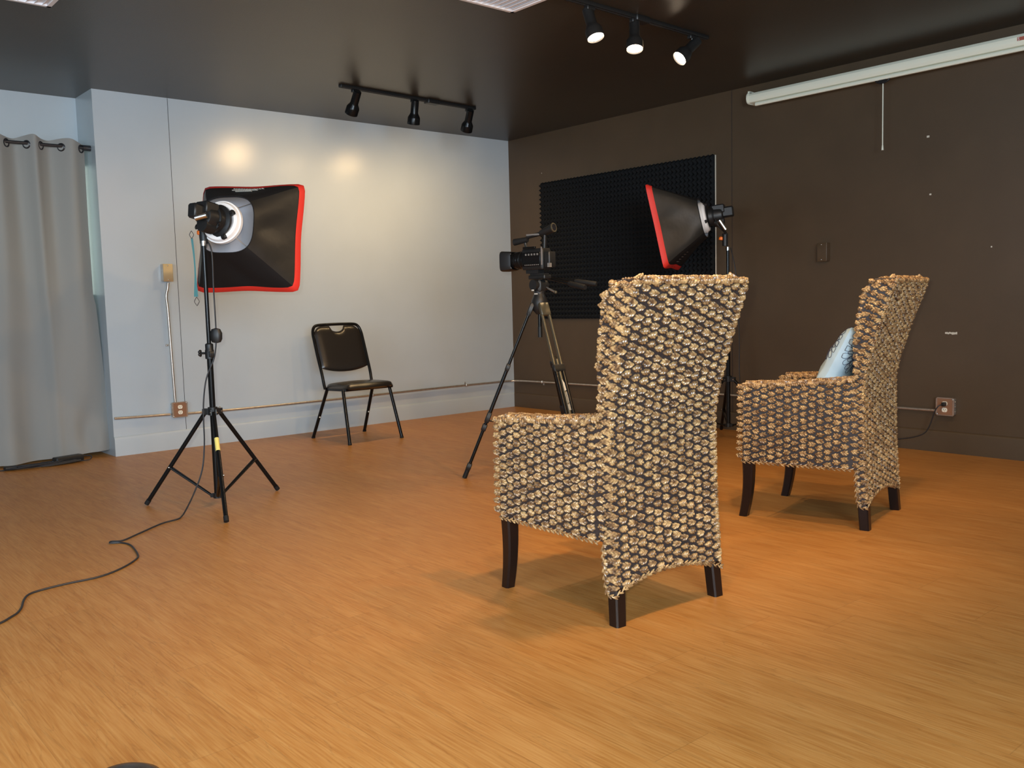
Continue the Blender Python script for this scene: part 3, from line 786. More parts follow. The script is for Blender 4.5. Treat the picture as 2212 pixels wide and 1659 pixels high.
# ------------------------------------------------------------------ video tripod + camcorder
tc_ = V((-2.200, -2.760, 0))
tp = thing('video_tripod', 'tall black twin-tube video tripod behind the near wicker armchair', 'tripod', tc_)
mb = MB(); mb.lathe([(.020, .93), (.040, .955), (.046, .985), (.046, 1.01), (.036, 1.03), (.030, 1.05)], 'blackm', 24)
sh = mb.build('shoulder', tp)
MB().cyl((0, 0, .84), (0, 0, .94), .011, 'black', 14).cyl((0, 0, .80), (0, 0, .86), .013, 'blackm', 14).build('leveling_handle', tp)
for i in range(3):
    a = math.radians(138.9+120*i); d = V((math.cos(a), math.sin(a), 0)); q = V((-d.y, d.x, 0)); R = .455
    A = d*.045+V((0, 0, .975)); F = d*R+V((0, 0, .0)); L = F-A; nn = q.cross(L).normalized()
    mb = MB()
    T = Matrix((q, nn, -L.normalized())).transposed().to_4x4()
    mb.box((-.030, -.013, -.055), (.030, .013, .020), 'gold_sheen' if i == 1 else 'blackm', Matrix.Translation(A) @ T, .004)
    for s in (-1, 1):
        mb.cyl(A+q*s*.023+L*.04, A+q*s*.023+L*.64, .0085, 'black' if i == 0 else 'gold_sheen', 10)
        mb.cyl(A+q*s*.023+L*.34, A+q*s*.023+L*.66, .0105, 'black', 10)
    mb.box((-.036, -.012, -.02), (.036, .012, .02), 'blackm', Matrix.Translation(A+L*.35) @ T, .004)
    mb.box((-.036, -.013, -.03), (.036, .013, .03), 'blackm', Matrix.Translation(A+L*.64) @ T, .004)
    lg = mb.build('leg', tp)
    c_ = MB(); c_.cyl(A+L*.30, A+L*.955, .0095, 'gold_sheen' if i != 0 else 'black', 10); c_.box((-.016, -.014, -.02), (.018, .014, .02), 'blackm', Matrix.Translation(A+L*.70) @ T, .004)
    c_.box((-.015, -.014, -.02), (.020, .014, .02), 'blackm', Matrix.Translation(A+L*.93) @ T, .004); c_.build('lower_leg', lg)
    MB().cyl(A+L*.94, F-L.normalized()*.002, .0135, 'rubber', 12).build('foot', lg)
    if i == 1:                                                     # pale emblem and lettering on the leg facing the room
        pr = MB(); out = nn if nn.dot(V((-.65, -.75, 0))) > 0 else -nn
        base = lambda t_, s_: A+L*t_+q*s_+out*.0112
        pr.add([base(.415, -.006), base(.415, -.004), base(.435, .006), base(.475, .007), base(.478, -.006)], [(0, 1, 2, 3, 4), (4, 3, 2, 1, 0)], 'text')
        random.seed(4)
        for (s0, t0, t1) in ((.0035, .485, .545), (.0035, .55, .585), (-.0045, .555, .585)):
            t_ = t0
            while t_ < t1:
                pr.box((s0-.003, .0, -.0022), (s0+.003, .0008, .0022), 'text', Matrix.Translation(base(t_, 0)) @ Matrix((q, out, -L.normalized())).transposed().to_4x4()); t_ += .0062
        pr.add([base(.485, -.006), base(.545, -.006), base(.545, -.004), base(.485, -.004)], [(0, 1, 2, 3), (3, 2, 1, 0)], 'text')
        pr.build('printed_emblem', lg, label='pale printed emblem and lettering')
    m_ = A+L*.66; MB().cyl(m_-q*0, V((0, 0, .285)), .0048, 'blackm', 8).build('spreader_arm', tp)
MB().lathe([(.008, .275), (.020, .278), (.020, .295), (.008, .30)], 'blackm', 14).build('spreader_hub', tp)
hd = MB(); hd.lathe([(.030, 1.035), (.032, 1.06), (.026, 1.07)], 'blackm', 20)
hd.box((-.030, -.035, 1.055), (.030, .035, 1.125), 'blackm', None, .012); hd.cyl((-.048, 0, 1.095), (.048, 0, 1.095), .031, 'blackm', 20)
hd.box((-.028, -.075, 1.128), (.028, .060, 1.150), 'blackm', None, .004); hd.box((-.022, -.060, 1.150), (.022, .050, 1.160), 'blackm')
hdo = hd.build('fluid_head', tp)
mk = MB(); mk.box((-.0525, -.010, 1.062), (-.0490, .006, 1.070), 'text'); mk.box((-.034, -.020, 1.042), (-.031, .004, 1.049), 'text'); mk.build('printed_mark', hdo, label='small pale printed marks')
MB().cyl((.03, -.03, 1.08), (.05, -.075, 1.055), .006, 'chrome', 8).ball((.052, -.08, 1.052), .009, 'gold_sheen').build('lock_knob', hdo)
for (a, b_) in (((.06, .0, 1.135), (.055, -.31, 1.072)), ((.110, .06, 1.140), (.222, -.235, 1.092))):
    a = V(a); b_ = V(b_); d = b_-a; a0 = V((a.x*.4, a.y*.3, 1.10))
    mb = MB(); mb.tube([a0, a, a+d*.62], .0075, 'black', 10); ph = mb.build('pan_handle', tp)
    g = MB(); g.tube([a+d*.58, a+d*.62, a+d*.95, b_], [.010, .0145, .0150, .013], 'rubber', 14); g.build('grip', ph)

cm = thing('camcorder', 'black video camera with lens hood and top handle mounted on the tripod', 'video camera', (-2.210, -2.735, 1.168), math.radians(8)); cm.scale = (.95, .80, 1.04)
mb = MB()
mb.box((-.045, -.115, .012), (.045, .075, .125), 'blackm', None, .010); mb.box((-.028, -.06, -.0075), (.028, .05, .014), 'blackm')
mb.box((-.050, -.100, .030), (-.045, .060, .105), 'black', None, .002)
for i in range(8): mb.box((-.0515, -.09+i*.017, .035), (-.050, -.081+i*.017, .040), 'steel')
for i in range(5): mb.box((-.052, -.085+i*.026, .088), (-.050, -.072+i*.026, .098), 'textg')
mb.build('camera_body', cm)
T = Matrix.Translation((0, .07, .068)) @ Matrix.Rotation(-PI/2, 4, 'X')
mb = MB(); mb.lathe([(.046, 0), (.049, .01), (.049, .03), (.046, .034), (.048, .038), (.048, .055), (.045, .058), (.047, .062), (.047, .082), (.044, .086), (.045, .12)], 'black', 32, T); mb.build('lens_barrel', cm)
mb = MB()
for (y0, y1, a, z) in ((.185, .265, .060, .046),):
    r0 = [(-.046, -.04), (.046, -.04), (.046, .04), (-.046, .04)]
rows = []
for y, w_, h_ in ((.175, .047, .047), (.195, .055, .052), (.265, .060, .056), (.265, .054, .050), (.2, .045, .042)):
    r = []
    for k in range(32):
        a = 2*PI*k/32; c, s = math.cos(a), math.sin(a); q_ = (abs(c)**6+abs(s)**6)**(-1/6); r.append((w_*c*q_, y, .066+h_*s*q_))
    rows.append(r)
mb.grid(rows, 'blackm', wrapu=True); mb.build('lens_hood', cm)
mb = MB(); mb.lathe([(.001, .10), (.04, .10), (.04, .102)], 'lcd', 24, T); mb.build('front_glass', cm)
mb = MB(); mb.tube(smooth_path([(0, .055, .12), (0, .075, .155), (0, .06, .188), (0, -.03, .200), (0, -.095, .205), (0, -.10, .17), (0, -.095, .12)], 5), .011, 'blackm', 10); mb.box((-.012, -.06, .196), (.012, .06, .206), 'textg', None, .003); hn = mb.build('top_handle', cm)
mb = MB(); mb.tube([(-.005, .05, .178), (-.012, .115, .172), (-.014, .165, .168)], [.014, .017, .019], 'rubber', 14); mb.build('microphone', cm)
mb = MB(); mb.tube([(0, -.065, .205), (0, -.10, .212), (0, -.150, .224), (0, -.178, .230)], [.016, .021, .022, .025], 'blackm', 20); vfi = mb.build('viewfinder', cm)
mb = MB(); mb.tube([(0, -.178, .230), (0, -.184, .2315)], [.0255, .0255], 'gold_sheen', 20); mb.tube([(0, -.1842, .2316), (0, -.186, .232)], [.019, .018], 'lcd', 18); mb.build('eyepiece', vfi)
mb = MB(); mb.box((-.030, -.165, .022), (.034, -.113, .105), 'blackm', None, .006); mb.box((-.034, -.168, .022), (-.012, -.150, .044), 'textg'); mb.build('battery', cm)
mb = MB(); mb.box((-.056, -.06, .125), (-.040, .05, .135), 'black', None, .002); mb.box((-.046, -.118, .035), (-.0452, -.105, .13), 'steel'); mb.build('side_panel', cm)

# ------------------------------------------------------------------ foam panel
fp = thing('acoustic_foam_panel', 'large charcoal acoustic foam panel with pyramid rows on the brown wall', 'foam panel', (0, 0, 0))
MB().box((-.012, -2.358, .845), (-.002, -.47, 2.055), 'board').build('backing_board', fp, label='white board edge')
mb = MB(); p_ = 1.9/47; ny = 47; nz = 30; y0 = -.455; z0 = .84
gv = []
S_ = 2
for j in range(nz*2+1):
    row = []
    for i in range(ny*2+1):
        pk = (i % 2) and (j % 2); row.append((-.014-(.040 if pk else .006), y0-i*p_/2, z0+j*p_/2))
    gv.append(row)
mb.grid(gv, 'foam', flip=True)
def edge(line):
    mb.grid([line, [(-.012, q[1], q[2]) for q in line]], 'foam'); mb.grid([line, [(-.012, q[1], q[2]) for q in line]], 'foam', flip=True)
edge(gv[0]); edge(gv[-1]); edge([r[0] for r in gv]); edge([r[-1] for r in gv])
# peaks overhang the outline a little, as cut foam does
for j in range(nz):
    z = z0+(j+.5)*p_; mb.add([(-.012, y0, z-p_/2), (-.012, y0, z+p_/2), (-.012, y0+.014, z), (-.048, y0-.003, z)], [(0, 3, 2), (3, 1, 2), (0, 1, 3), (0, 2, 1)], 'foam')
for i in range(ny):
    y = y0-(i+.5)*p_; zt = z0+nz*p_; mb.add([(-.012, y-p_/2, zt), (-.012, y+p_/2, zt), (-.012, y, zt+.012), (-.048, y, zt-.004)], [(0, 3, 2), (3, 1, 2), (0, 1, 3), (0, 2, 1), (0, 2, 3), (3, 2, 1)], 'foam')
mb.build('foam_sheet', fp, angle=10)

# ------------------------------------------------------------------ projector screen
sc = thing('projector_screen', 'white pull-down projector screen case fixed high on the brown wall', 'projector screen', (-.075, -2.72, 2.38))
ye = -2.45
prof = [(.060, -.028), (.060, .036), (.045, .047), (-.010, .047), (-.034, .040), (-.045, .024), (-.047, .006), (-.044, -.010), (-.036, -.022), (-.020, -.028)]
mb = MB(); rows = [[(x, y, z) for x, z in prof] for y in (0, ye)]
mb.grid(rows, 'white', wrapu=True, flip=True); mb.build('screen_case', sc, angle=25)
for y in (.006, ye-.006):
    mb = MB(); pts = [(x*1.10, z*1.10) for x, z in prof]; mb.prism(pts, .012, 'white', Matrix(((1, 0, 0, 0), (0, 0, -1, y+.006), (0, 1, 0, 0), (0, 0, 0, 1)))); mb.box((-.030, y-.006, .045), (.03, y+.006, .058), 'white'); mb.build('end_cap', sc)
mb = MB(); mb.box((-.040, -.045, -.052), (-.012, ye+.02, -.030), 'white', None, .008); mb.build('bottom_bar', sc)
mb = MB(); mb.tube(smooth_path([(-.026, -.93, -.048), (-.026, -.94, -.062), (-.026, -.975, -.072), (-.026, -1.01, -.062), (-.026, -1.02, -.048)], 5), .006, 'blackm', 8); mb.box((-.032, -1.0, -.07), (-.02, -.95, -.045), 'blackm'); mb.build('pull_grip', sc)
mb = MB(); mb.tube([(-.026, -.978, -.070), (-.026, -.979, -.30), (-.026, -.980, -.465)], .0035, 'white', 8); mb.tube([(-.026, -.98, -.455), (-.026, -.98, -.485)], [.0045, .007], 'white', 8); mb.build('pull_cord', sc)
mb = MB(); mb.box((-.0478, -1.765, .002), (-.0455, -2.0, .022), 'labelred')
mb.build('brand_label', sc, label='small red printed label')
cu = bpy.data.curves.new('lettering', 'FONT'); cu.body = 'S'; cu.size = .022; cu.extrude = .0003
to = bpy.data.objects.new('lettering_curve', cu); C.objects.link(to)
me = bpy.data.meshes.new_from_object(to.evaluated_get(bpy.context.evaluated_depsgraph_get())); bpy.data.objects.remove(to)
me.materials.clear(); me.materials.append(M['vent'])
lo = bpy.data.objects.new('lettering', me); C.objects.link(lo); lo.parent = sc
lo.matrix_local = Matrix.Translation((-.0484, -1.768, .004)) @ Matrix(((0, 0, -1, 0), (-1, 0, 0, 0), (0, 1, 0, 0), (0, 0, 0, 1)))

# ------------------------------------------------------------------ conduits and boxes
def conduit(path, label, straps, nrm, name='conduit'):
    t = thing(name, label, 'conduit', (0, 0, 0), 0, 'metal conduits on the walls'); MB().tube(smooth_path(path, 6), .0092, 'steel', 12).build('pipe', t)
    for p in straps:
        p = V(p); n = V(nrm(p)); tdir = V((abs(n.y), abs(n.x), 0)) if not (p.z > .35) else V((0, 0, 1)); o = tdir.cross(n)
        mb = MB(); T = Matrix.Translation(p) @ Matrix((tdir, n, o)).transposed().to_4x4()
        mb.box((-.008, -.012, -.012), (.008, .0115, .012), 'steel', T, .003); mb.box((-.007, -.021, -.030), (.007, -.018, .0), 'steel', T); mb.ball(T @ V((0, -.016, -.022)), .005, 'chrome', 8, 5)
        mb.build('pipe_strap', t)
nb = lambda p: (0, -1, 0) if p.y > -.05 and p.x < -.05 else (-1, 0, 0)
conduit([(-3.695, -.022, .268), (-3.5, -.022, .262), (-3.31, -.022, .258)], 'short metal conduit from the recess edge to the outlet box on the grey wall', [], nb)
conduit([(-3.19, -.022, .252), (-2.8, -.022, .246), (-2.0, -.022, .246), (-1.0, -.022, .252), (-.35, -.022, .252), (-.15, -.026, .252), (-.055, -.05, .252), (-.026, -.14, .254), (-.022, -.35, .256), (-.022, -1.2, .262), (-.022, -2.4, .264), (-.022, -3.4, .262), (-.022, -4.04, .262)],
        'long metal conduit running low along both walls and round the corner', [(-2.93, -.022, .248), (-1.6, -.022, .249), (-.6, -.022, .252), (-.022, -.42, .257), (-.022, -2.0, .264)], nb)
conduit([(-3.268, -.022, .342), (-3.270, -.022, .42), (-3.276, -.022, .7), (-3.282, -.022, 1.0), (-3.288, -.022, 1.10), (-3.276, -.026, 1.16), (-3.272, -.03, 1.20)], 'upright metal conduit joining the two boxes on the grey wall', [], nb)
mb = MB(); mb.box((-3.306, -.004, .748), (-3.284, -.001, .762), 'steel'); mb.ball((-3.298, -.006, .755), .006, 'chrome', 8, 5); tag(mb.build('pipe_strap'), 'small metal strap beside the upright conduit', 'pipe strap')
def outlet(c, nrm, right, label, plug=False):
    n = V(nrm); r = V(right); T = Matrix.Translation(V(c)) @ Matrix((r, V((0, 0, 1)), n)).transposed().to_4x4()   # local x right, y up, z out
    t = thing('outlet_box', label, 'electrical outlet', mw=T, group='outlet boxes on the walls')
    mb = MB(); mb.box((-.052, -.052, 0), (.052, .052, .040), 'steel', None, .006)
    for s in (-1, 1):
        for k in range(3): mb.lathe([(.006, 0), (.005, .002)], 'chrome', 8, Matrix.Translation((s*.0525, -.03+.03*k, .02)) @ Matrix.Rotation(s*PI/2, 4, 'Y'))
    mb.build('box_body', t)
    mb = MB(); mb.prism([(-.048, -.056), (.048, -.056), (.056, -.048), (.056, .048), (.048, .056), (-.048, .056), (-.056, .048), (-.056, -.048)], .004, 'steel', Matrix.Translation((0, 0, .040)))
    mb.box((-.046, -.050, .044), (.046, .050, .0465), 'floor_tint', None, .001); 
    for s in (-1, 1): mb.ball((s*.046, s*.046, .045), .006, 'chrome', 8, 5)
    fpz = mb.build('cover_plate', t)
    for s in (-1, 1):
        mb = MB(); pts = []
        for k in range(24):
            a = 2*PI*k/24; pts.append((.0165*math.cos(a), max(-.0135, min(.0135, .0165*math.sin(a)))+s*.0195))
        mb.prism(pts, .0035, 'socket', Matrix.Translation((0, 0, .0465)))
        for dx in (-.006, .006): mb.box((dx-.0012, s*.0195-.001, .0499), (dx+.0012, s*.0195+.007, .0503), 'dark')
        mb.lathe([(.0022, 0), (.0022, .0004)], 'dark', 8, Matrix.Translation((0, s*.0195-.006, .0500)))
        mb.build('socket', fpz)
    return t, T
outlet((-3.245, -.001, .288), (0, -1, 0), (1, 0, 0), 'outlet box with two sockets where three conduits meet on the grey wall')
outlet((-.001, -4.091, .292), (-1, 0, 0), (0, -1, 0), 'outlet box on the brown wall with a black plug in its upper socket')
bx = thing('junction_box', 'narrow blank metal box on the grey wall above the upright conduit', 'electrical box', (-3.275, -.001, 1.27), 0, 'narrow blank boxes on the walls')
mb = MB(); mb.box((-.034, -.046, -.060), (.034, 0, .062), 'steel', None, .003); mb.build('box_body', bx)
mb = MB(); mb.box((-.035, -.050, -.062), (.035, -.046, .062), 'goldp', None, .002)
for s in (-1, 1): mb.ball((0, -.0505, s*.050), .0045, 'chrome', 8, 5)
mb.build('cover_plate', bx)
bx = thing('junction_box', 'narrow box painted brown on the brown wall above the right armchair', 'electrical box', (-.001, -3.255, 1.285), 0, 'narrow blank boxes on the walls')
mb = MB(); mb.box((-.046, -.034, -.060), (0, .034, .062), 'brown', None, .003); mb.build('box_body', bx)
mb = MB(); mb.box((-.050, -.035, -.062), (-.046, .035, .062), 'brown', None, .002)
for s in (-1, 1): mb.ball((-.0505, .002, s*.050), .004, 'chrome', 8, 5)
mb.build('cover_plate', bx)
mb = MB(); mb.box((-.086, -4.083, .298), (-.05, -4.105, .322), 'blackm', None, .005)
mb.tube(smooth_path([(-.080, -4.090, .308), (-.098, -4.075, .300), (-.095, -4.05, .26), (-.085, -4.02, .18), (-.075, -3.98, .12), (-.07, -3.90, .085), (-.07, -3.78, .06), (-.08, -3.6, .02), (-.10, -3.4, .006), (-.14, -3.05, .005), (-.3, -2.8, .005)], 6), .0036, 'cable', 8)
tag(mb.build('extension_cord'), 'black cord plugged into the outlet on the brown wall', 'cord', 'loose black cords')
mb = MB(); mb.tube(smooth_path([(-.36, -2.74, 1.34), (-.372, -2.785, 1.2), (-.36, -2.80, 1.0), (-.345, -2.80, .7), (-.33, -2.79, .45), (-.31, -2.80, .2), (-.30, -2.83, .03), (-.28, -2.95, .006), (-.2, -3.2, .005)], 6), .0033, 'cable', 8)
pc_ = mb.build('power_cord'); bpy.context.view_layer.update(); pc_.parent = sbR; pc_.matrix_parent_inverse = sbR.matrix_world.inverted()

# ------------------------------------------------------------------ ceiling track lights
rC = V((.754, -.657, -.025)); uC = V((.079, .052, .996)); fC = V((.652, .752, -.091))
def track(name_label, a, b_, heads, lit, group, feedx):
    a, b_ = V(a), V(b_); d = (b_-a).normalized(); t = thing('track_rail', name_label, 'track light rail', a, 0, 'ceiling track rails')
    mb = MB(); L = (b_-a).length; T = Matrix((d, V((-d.y, d.x, 0)), V((0, 0, 1)))).transposed().to_4x4()
    mb.box((0, -.018, -.020), (L, .018, 0), 'blackm', T, .003); mb.box((.004, -.006, -.022), (L-.004, .006, -.019), 'dark', T); mb.build('rail', t)
    mb = MB(); mb.box((feedx-.055, -.030, -.030), (feedx+.055, .030, 0), 'blackm', T, .005); mb.build('power_feed', t)
    for (p, dirn, label, on) in heads:
        p = V(p); n = V(dirn).normalized(); h = thing('spotlight', label, 'spotlight', p, 0, group)
        mb = MB(); mb.box((-.028, -.014, -.040), (.028, .014, -.0205), 'blackm', T, .003); mb.cyl((0, 0, -.040), (0, 0, -.075), .0045, 'chrome', 10); mb.build('stem', h)
        piv = V((0, 0, -.078)); F = frame(piv+V((T.to_3x3() @ V((0, 0, 0))))+n*.0-n*.035, n, V((.3, .5, .9)))
        prof_ = [(.020, -.020), (.027, -.016), (.028, .0), (.028, .070), (.032, .080), (.042, .098), (.045, .105), (.046, .150), (.043, .150), (.041, .104), (.028, .082)]
        mb = MB(); mb.lathe(prof_, 'blackm' if lit else 'black', 28, F, caps=False); mb.lathe([(.022, -.020), (.001, -.020)], 'blackm', 28, F, caps=False); mb.build('can', h)
        mb = MB(); mb.lathe([(.001, .128), (.026, .132), (.041, .142)], ('bulb' if lit else 'bulbdim') if on else 'liner', 28, F, caps=False); mb.build('bulb', h)
        if on:
            ld = bpy.data.lights.new('spot_lamp', 'SPOT'); ld.energy = on; ld.color = (1, .70, .40) if lit else (1, .68, .33); ld.spot_size = math.radians(on_size[0] if lit else on_size[1]); ld.spot_blend = .9; ld.shadow_soft_size = .035
            lo_ = bpy.data.objects.new('spot_lamp', ld); C.objects.link(lo_); lo_.matrix_world = Matrix.Translation(p) @ F @ Matrix.Translation((0, 0, .152)) @ Matrix.Rotation(PI, 4, 'X')
            lo_.parent = h; lo_.matrix_parent_inverse = Matrix.Translation(p).inverted()
on_size = (125, 155)
def dd(a, b_, c): return rC*a+uC*b_+fC*c
track('black ceiling track rail carrying three dark spotlights, near the grey wall', (-2.41, -1.045, H), (-1.19, -.985, H), [
    ((-2.285, -1.039, H), dd(-.36, -.74, .56), 'leftmost dark spotlight under the ceiling rail by the grey wall', 29),
    ((-1.775, -1.014, H), dd(-.12, -.90, .40), 'middle dark spotlight under the ceiling rail by the grey wall', 23),
    ((-1.250, -.988, H), dd(-.22, -.76, .60), 'rightmost dark spotlight under the ceiling rail by the grey wall', 29)], False, 'track spotlights', .80)
track('dark ceiling track rail carrying the three glowing spotlights', (-2.50, -3.262, H), (-1.285, -3.240, H), [
    ((-2.270, -3.258, H), dd(.24, -.93, -.20), 'leftmost of three glowing spotlights on the ceiling rail', 26),
    ((-1.925, -3.252, H), dd(-.02, -.97, -.24), 'middle of three glowing spotlights on the ceiling rail', 26),
    ((-1.425, -3.243, H), dd(-.66, -.70, -.24), 'rightmost of three glowing spotlights, tilted to the left', 26)], True, 'track spotlights', .62)

# ------------------------------------------------------------------ ceiling vents
def vent(corner, sx, sy, label):
    x, y = corner; t = thing('ceiling_vent', label, 'ceiling vent', (x, y, H), 0, 'white ceiling vents')
    w_, h_ = .60, .60; X = lambda v: v*sx; Y = lambda v: v*sy
    mb = MB()
    for (a, b_) in (((0, 0), (w_, .022)), ((0, h_-.022), (w_, h_)), ((0, 0), (.022, h_)), ((w_-.022, 0), (w_, h_))):
        mb.box((X(a[0]), Y(a[1]), -.014), (X(b_[0]), Y(b_[1]), 0), 'vent', None, .002)
    mb.box((X(.02), Y(.02), -.003), (X(w_-.02), Y(h_-.02), -.001), 'vent'); mb.box((X(.285), Y(.02), -.012), (X(.315), Y(h_-.02), -.002), 'vent')
    mb.build('vent_frame', t)
    mb = MB()
    for i in range(15):
        a = .035+i*.036
        for (y0_, y1_) in ((.025, h_-.025),):
            T = Matrix.Translation((X(a), 0, -.008)) @ Matrix.Rotation(.5*sx, 4, 'Y'); mb.box((-.011, Y(y0_), -.0008), (.011, Y(y1_), .0008), 'vent', T)
    mb.build('louvre', t)
vent((-2.496, -2.925), -1, -1, 'white louvred ceiling vent at the top edge near the lit spotlights')
vent((-4.370, -1.650), -1, -1, 'white louvred ceiling vent above the curtain at upper left')

# ------------------------------------------------------------------ curtain and rod
ZROD = 2.118; YROD = .10
rd = thing('curtain_rod', 'dark metal curtain rod crossing the recess beside the grey wall', 'curtain rod', (-4.5, YROD, ZROD))
MB().cyl((-1.6, 0, 0), (.80, 0, 0), .0105, 'rod', 14).build('rod', rd)
MB().cyl((.750, 0, 0), (.799, 0, 0), .020, 'rod', 16).build('end_socket', rd)
XK = [-5.6, -4.46, -4.33, -4.216, -4.096, -4.012, -3.886, -3.762, -3.70]; PK = [-8*PI-0, -2*PI, -PI, 0, PI, 2*PI, 3*PI, 4*PI, 4.5*PI]
cu_ = thing('curtain', 'full-length taupe grommet curtain hanging in the recess at left', 'curtain', (-4.5, YROD, 0))
def xr(z): return interp(z, [.02, .35, .7, 1.05, 1.12, 1.6, 2.0, 2.16], [-3.695, -3.700, -3.712, -3.728, -3.742, -3.742, -3.738, -3.735])
mb = MB(); NX = 190; NZ = 60; rows = []
for j in range(NZ+1):
    row = []
    for i in range(NX+1):
        s = i/NX; xn = -5.6+(-3.735+5.6)*s; ph = interp(xn, XK, PK)
        tz = 1-j/NZ
        zt = 2.157+.012*math.cos(ph*1.0+2.2)+.008*math.sin(xn*9)
        z0_ = .028+.012*math.sin(xn*5+1)
        z = z0_+(zt-z0_)*tz
        a1 = .040*(1-.25*(1-tz)); 
        y = -a1*math.cos(ph-PI/2-0)*-1
        y = a1*math.sin(ph)*(1 if True else 0)
        # soft secondary folds lower down
        lo_ = (1-tz)
        y = y*(1-.55*lo_)+lo_*(.030*math.sin(ph*.5+.6)+.012*math.sin(xn*31+z*2))
        x = xn+(xr(z)+3.735)*max(0, (s-.72)/.28)+.010*math.sin(ph*2)*tz*.3+lo_*.02*math.sin(ph*.5)
        # kicked-out fold near the floor at the right
        g = math.exp(-((xn+3.86)/.07)**2)*math.exp(-((z-.18)/.16)**2); y += .05*g
        g2 = math.exp(-((xn+3.79)/.05)**2)*math.exp(-((z-.10)/.12)**2); y -= .05*g2
        row.append((x+4.5, y, z))
    rows.append(row)
mb.grid(rows, 'curtain', flip=True); cl = mb.build('cloth', cu_, angle=89)
for k in range(3, len(XK)-1):
    a = XK[k]; sgn = 1 if k % 2 else -1
    G = Matrix.Translation((a+4.5, 0, ZROD)) @ Matrix.Rotation(math.radians(44)*sgn, 4, 'Z') @ Matrix.Rotation(PI/2, 4, 'X')
    mb = MB(); pts = [G @ V((.024*math.cos(2*PI*i/20), .024*math.sin(2*PI*i/20)-.008, 0)) for i in range(20)]; mb.tube(pts, .0045, 'rod', 6, closed=True, flat=1.5); mb.build('grommet', cl)

# clutter under the curtain
mb = MB(); T = Matrix.Translation((-4.00, -.02, .0)) @ Matrix.Rotation(math.radians(14), 4, 'Z'); mb.box((-.105, -.035, .004), (.085, .035, .048), 'blackm', T, .008)
tag(mb.build('power_adapter'), 'flat black power adapter box on the floor under the curtain', 'power adapter')
random.seed(21); pts = []
for i in range(46):
    a = i*1.15; r = .75+.25*math.sin(i*1.7); cx = -4.17+.05*math.sin(i*.5); pts.append((cx+.20*r*math.cos(a), -.055+.045*r*math.sin(a), .006+.00035*i+.006*abs(math.sin(i*2.3))))
pts = [(-4.75, .02, .005), (-4.5, -.02, .005)]+pts+[(-3.93, -.075, .012), (-3.87, -.05, .02), (-3.87, .0, .03), (-3.92, .015, .03)]
tag(MB().tube(smooth_path(pts, 6), .0036, 'cable', 7).build('coiled_cord'), 'tangle of black cord coiled on the floor under the curtain', 'cord', 'loose black cords')
mb = MB(); mb.box((-4.40, -.05, .004), (-4.32, -.01, .028), 'blackm', None, .008); tag(mb.build('cord_plug'), 'small black plug at the left end of the cord tangle', 'plug')

# rounded black object at the lower edge of the view
t = thing('low_stool', 'rounded black top edge of a low stool at the bottom left corner', 'stool', (-5.185, -4.745, 0))
MB().lathe([(.002, .1065), (.030, .105), (.055, .099), (.075, .088), (.084, .074), (.084, .060), (.074, .054), (.002, .054)][::-1], 'vinyl', 36, caps=False).build('seat', t)
for k in range(3):
    a = 2*PI*k/3; MB().cyl((.05*math.cos(a), .05*math.sin(a), .056), (.07*math.cos(a), .07*math.sin(a), 0), .007, 'black', 10).build('leg', t)

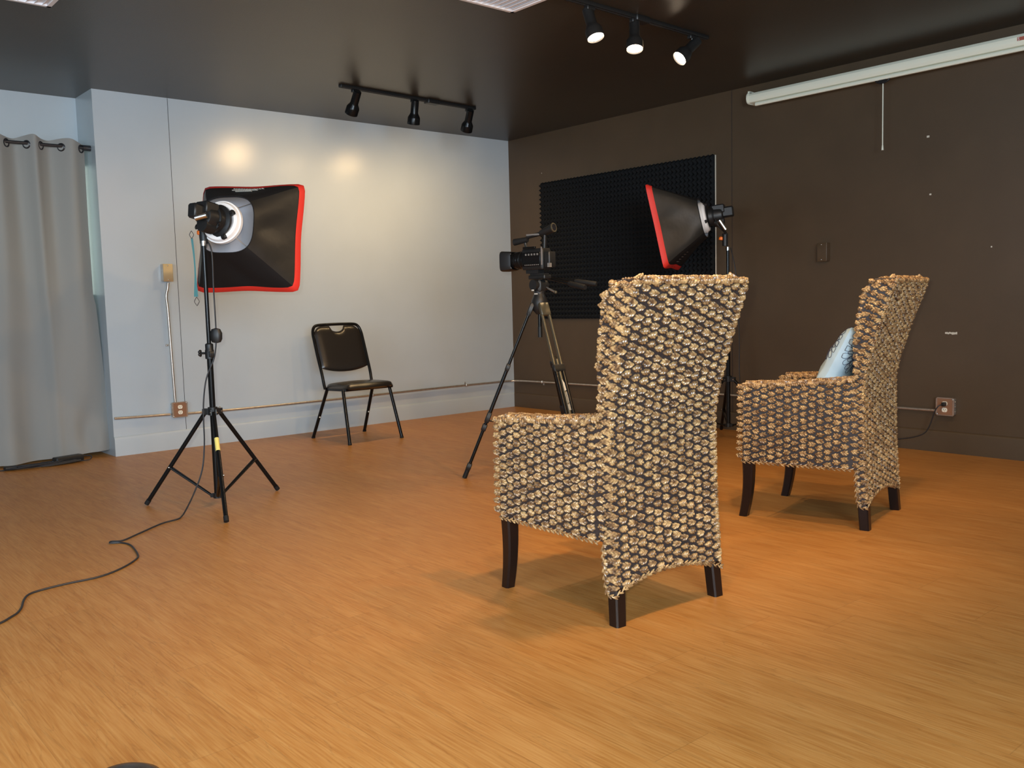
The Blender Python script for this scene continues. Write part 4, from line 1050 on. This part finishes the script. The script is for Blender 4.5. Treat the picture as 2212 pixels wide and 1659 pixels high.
# ------------------------------------------------------------------ lights outside the view
def area(name, loc, target, sx, sy, energy, col):
    ld = bpy.data.lights.new(name, 'AREA'); ld.shape = 'RECTANGLE'; ld.size = sx; ld.size_y = sy; ld.energy = energy; ld.color = col
    o = bpy.data.objects.new(name, ld); C.objects.link(o); o.location = loc
    o.rotation_euler = (V(target)-V(loc)).to_track_quat('-Z', 'Y').to_euler(); return o
area('window_daylight_lamp', (-6.2, YB-.15, 1.55), (-4.4, 0, 1.1), 2.3, 1.25, 330, (.60, .80, 1))
area('side_window_daylight_lamp', (XL-.15, -4.9, 1.55), (-2, -2.6, .9), 2.5, 1.25, 95, (.66, .83, 1))
def spot(name, loc, target, size, energy, col, soft=.04, blend=.8):
    ld = bpy.data.lights.new(name, 'SPOT'); ld.energy = energy; ld.color = col; ld.spot_size = math.radians(size); ld.spot_blend = blend; ld.shadow_soft_size = soft
    o = bpy.data.objects.new(name, ld); C.objects.link(o); o.location = loc; o.rotation_euler = (V(target)-V(loc)).to_track_quat('-Z', 'Y').to_euler(); return o
WARM = (1, .62, .28)
# further ceiling track lamps of the same room, behind and above the camera
for (x, y, tx, ty, e) in ((-4.3, -5.1, -4.0, -2.7, 52), (-3.4, -5.1, -3.0, -2.7, 85), (-2.5, -5.1, -2.1, -2.8, 75), (-1.2, -5.5, -1.1, -4.2, 42)):
    spot('track_lamp', (x, y, 2.36), (tx, ty, 0), 120, e, WARM)
# camera flash
CAM = V((-5.71179, -6.55602, 1.01031))
spot('camera_flash', CAM-rC*.045+uC*.045, CAM+fC*5+uC*.1, 104, 205, (1, .98, .86), .012, .5)

w = bpy.data.worlds.new('World'); bpy.context.scene.world = w; w.use_nodes = True
w.node_tree.nodes['Background'].inputs['Color'].default_value = (.55, .68, 1, 1); w.node_tree.nodes['Background'].inputs['Strength'].default_value = .6

# ------------------------------------------------------------------ camera
def cam_axes(yaw, pitch, roll):
    cy, sy, cp, sp = math.cos(yaw), math.sin(yaw), math.cos(pitch), math.sin(pitch)
    f = V((sy*cp, cy*cp, sp)); r = V((cy, -sy, 0)); u = r.cross(f); cr, sr = math.cos(roll), math.sin(roll)
    return r*cr+u*sr, u*cr-r*sr, f
r_, u_, f_ = cam_axes(.71427, -.09118, -.02526)
cd = bpy.data.cameras.new('camera'); cd.sensor_width = 36; cd.lens = 1966.07/2212*36; cd.clip_start = .05
co = bpy.data.objects.new('camera', cd); C.objects.link(co)
co.matrix_world = Matrix.Translation(CAM) @ Matrix((r_, u_, -f_)).transposed().to_4x4()
S = bpy.context.scene; S.camera = co
S.view_settings.view_transform = 'Standard'; S.view_settings.look = 'None'; S.view_settings.gamma = 1; S.view_settings.use_curve_mapping = False
S.view_settings.exposure = 0
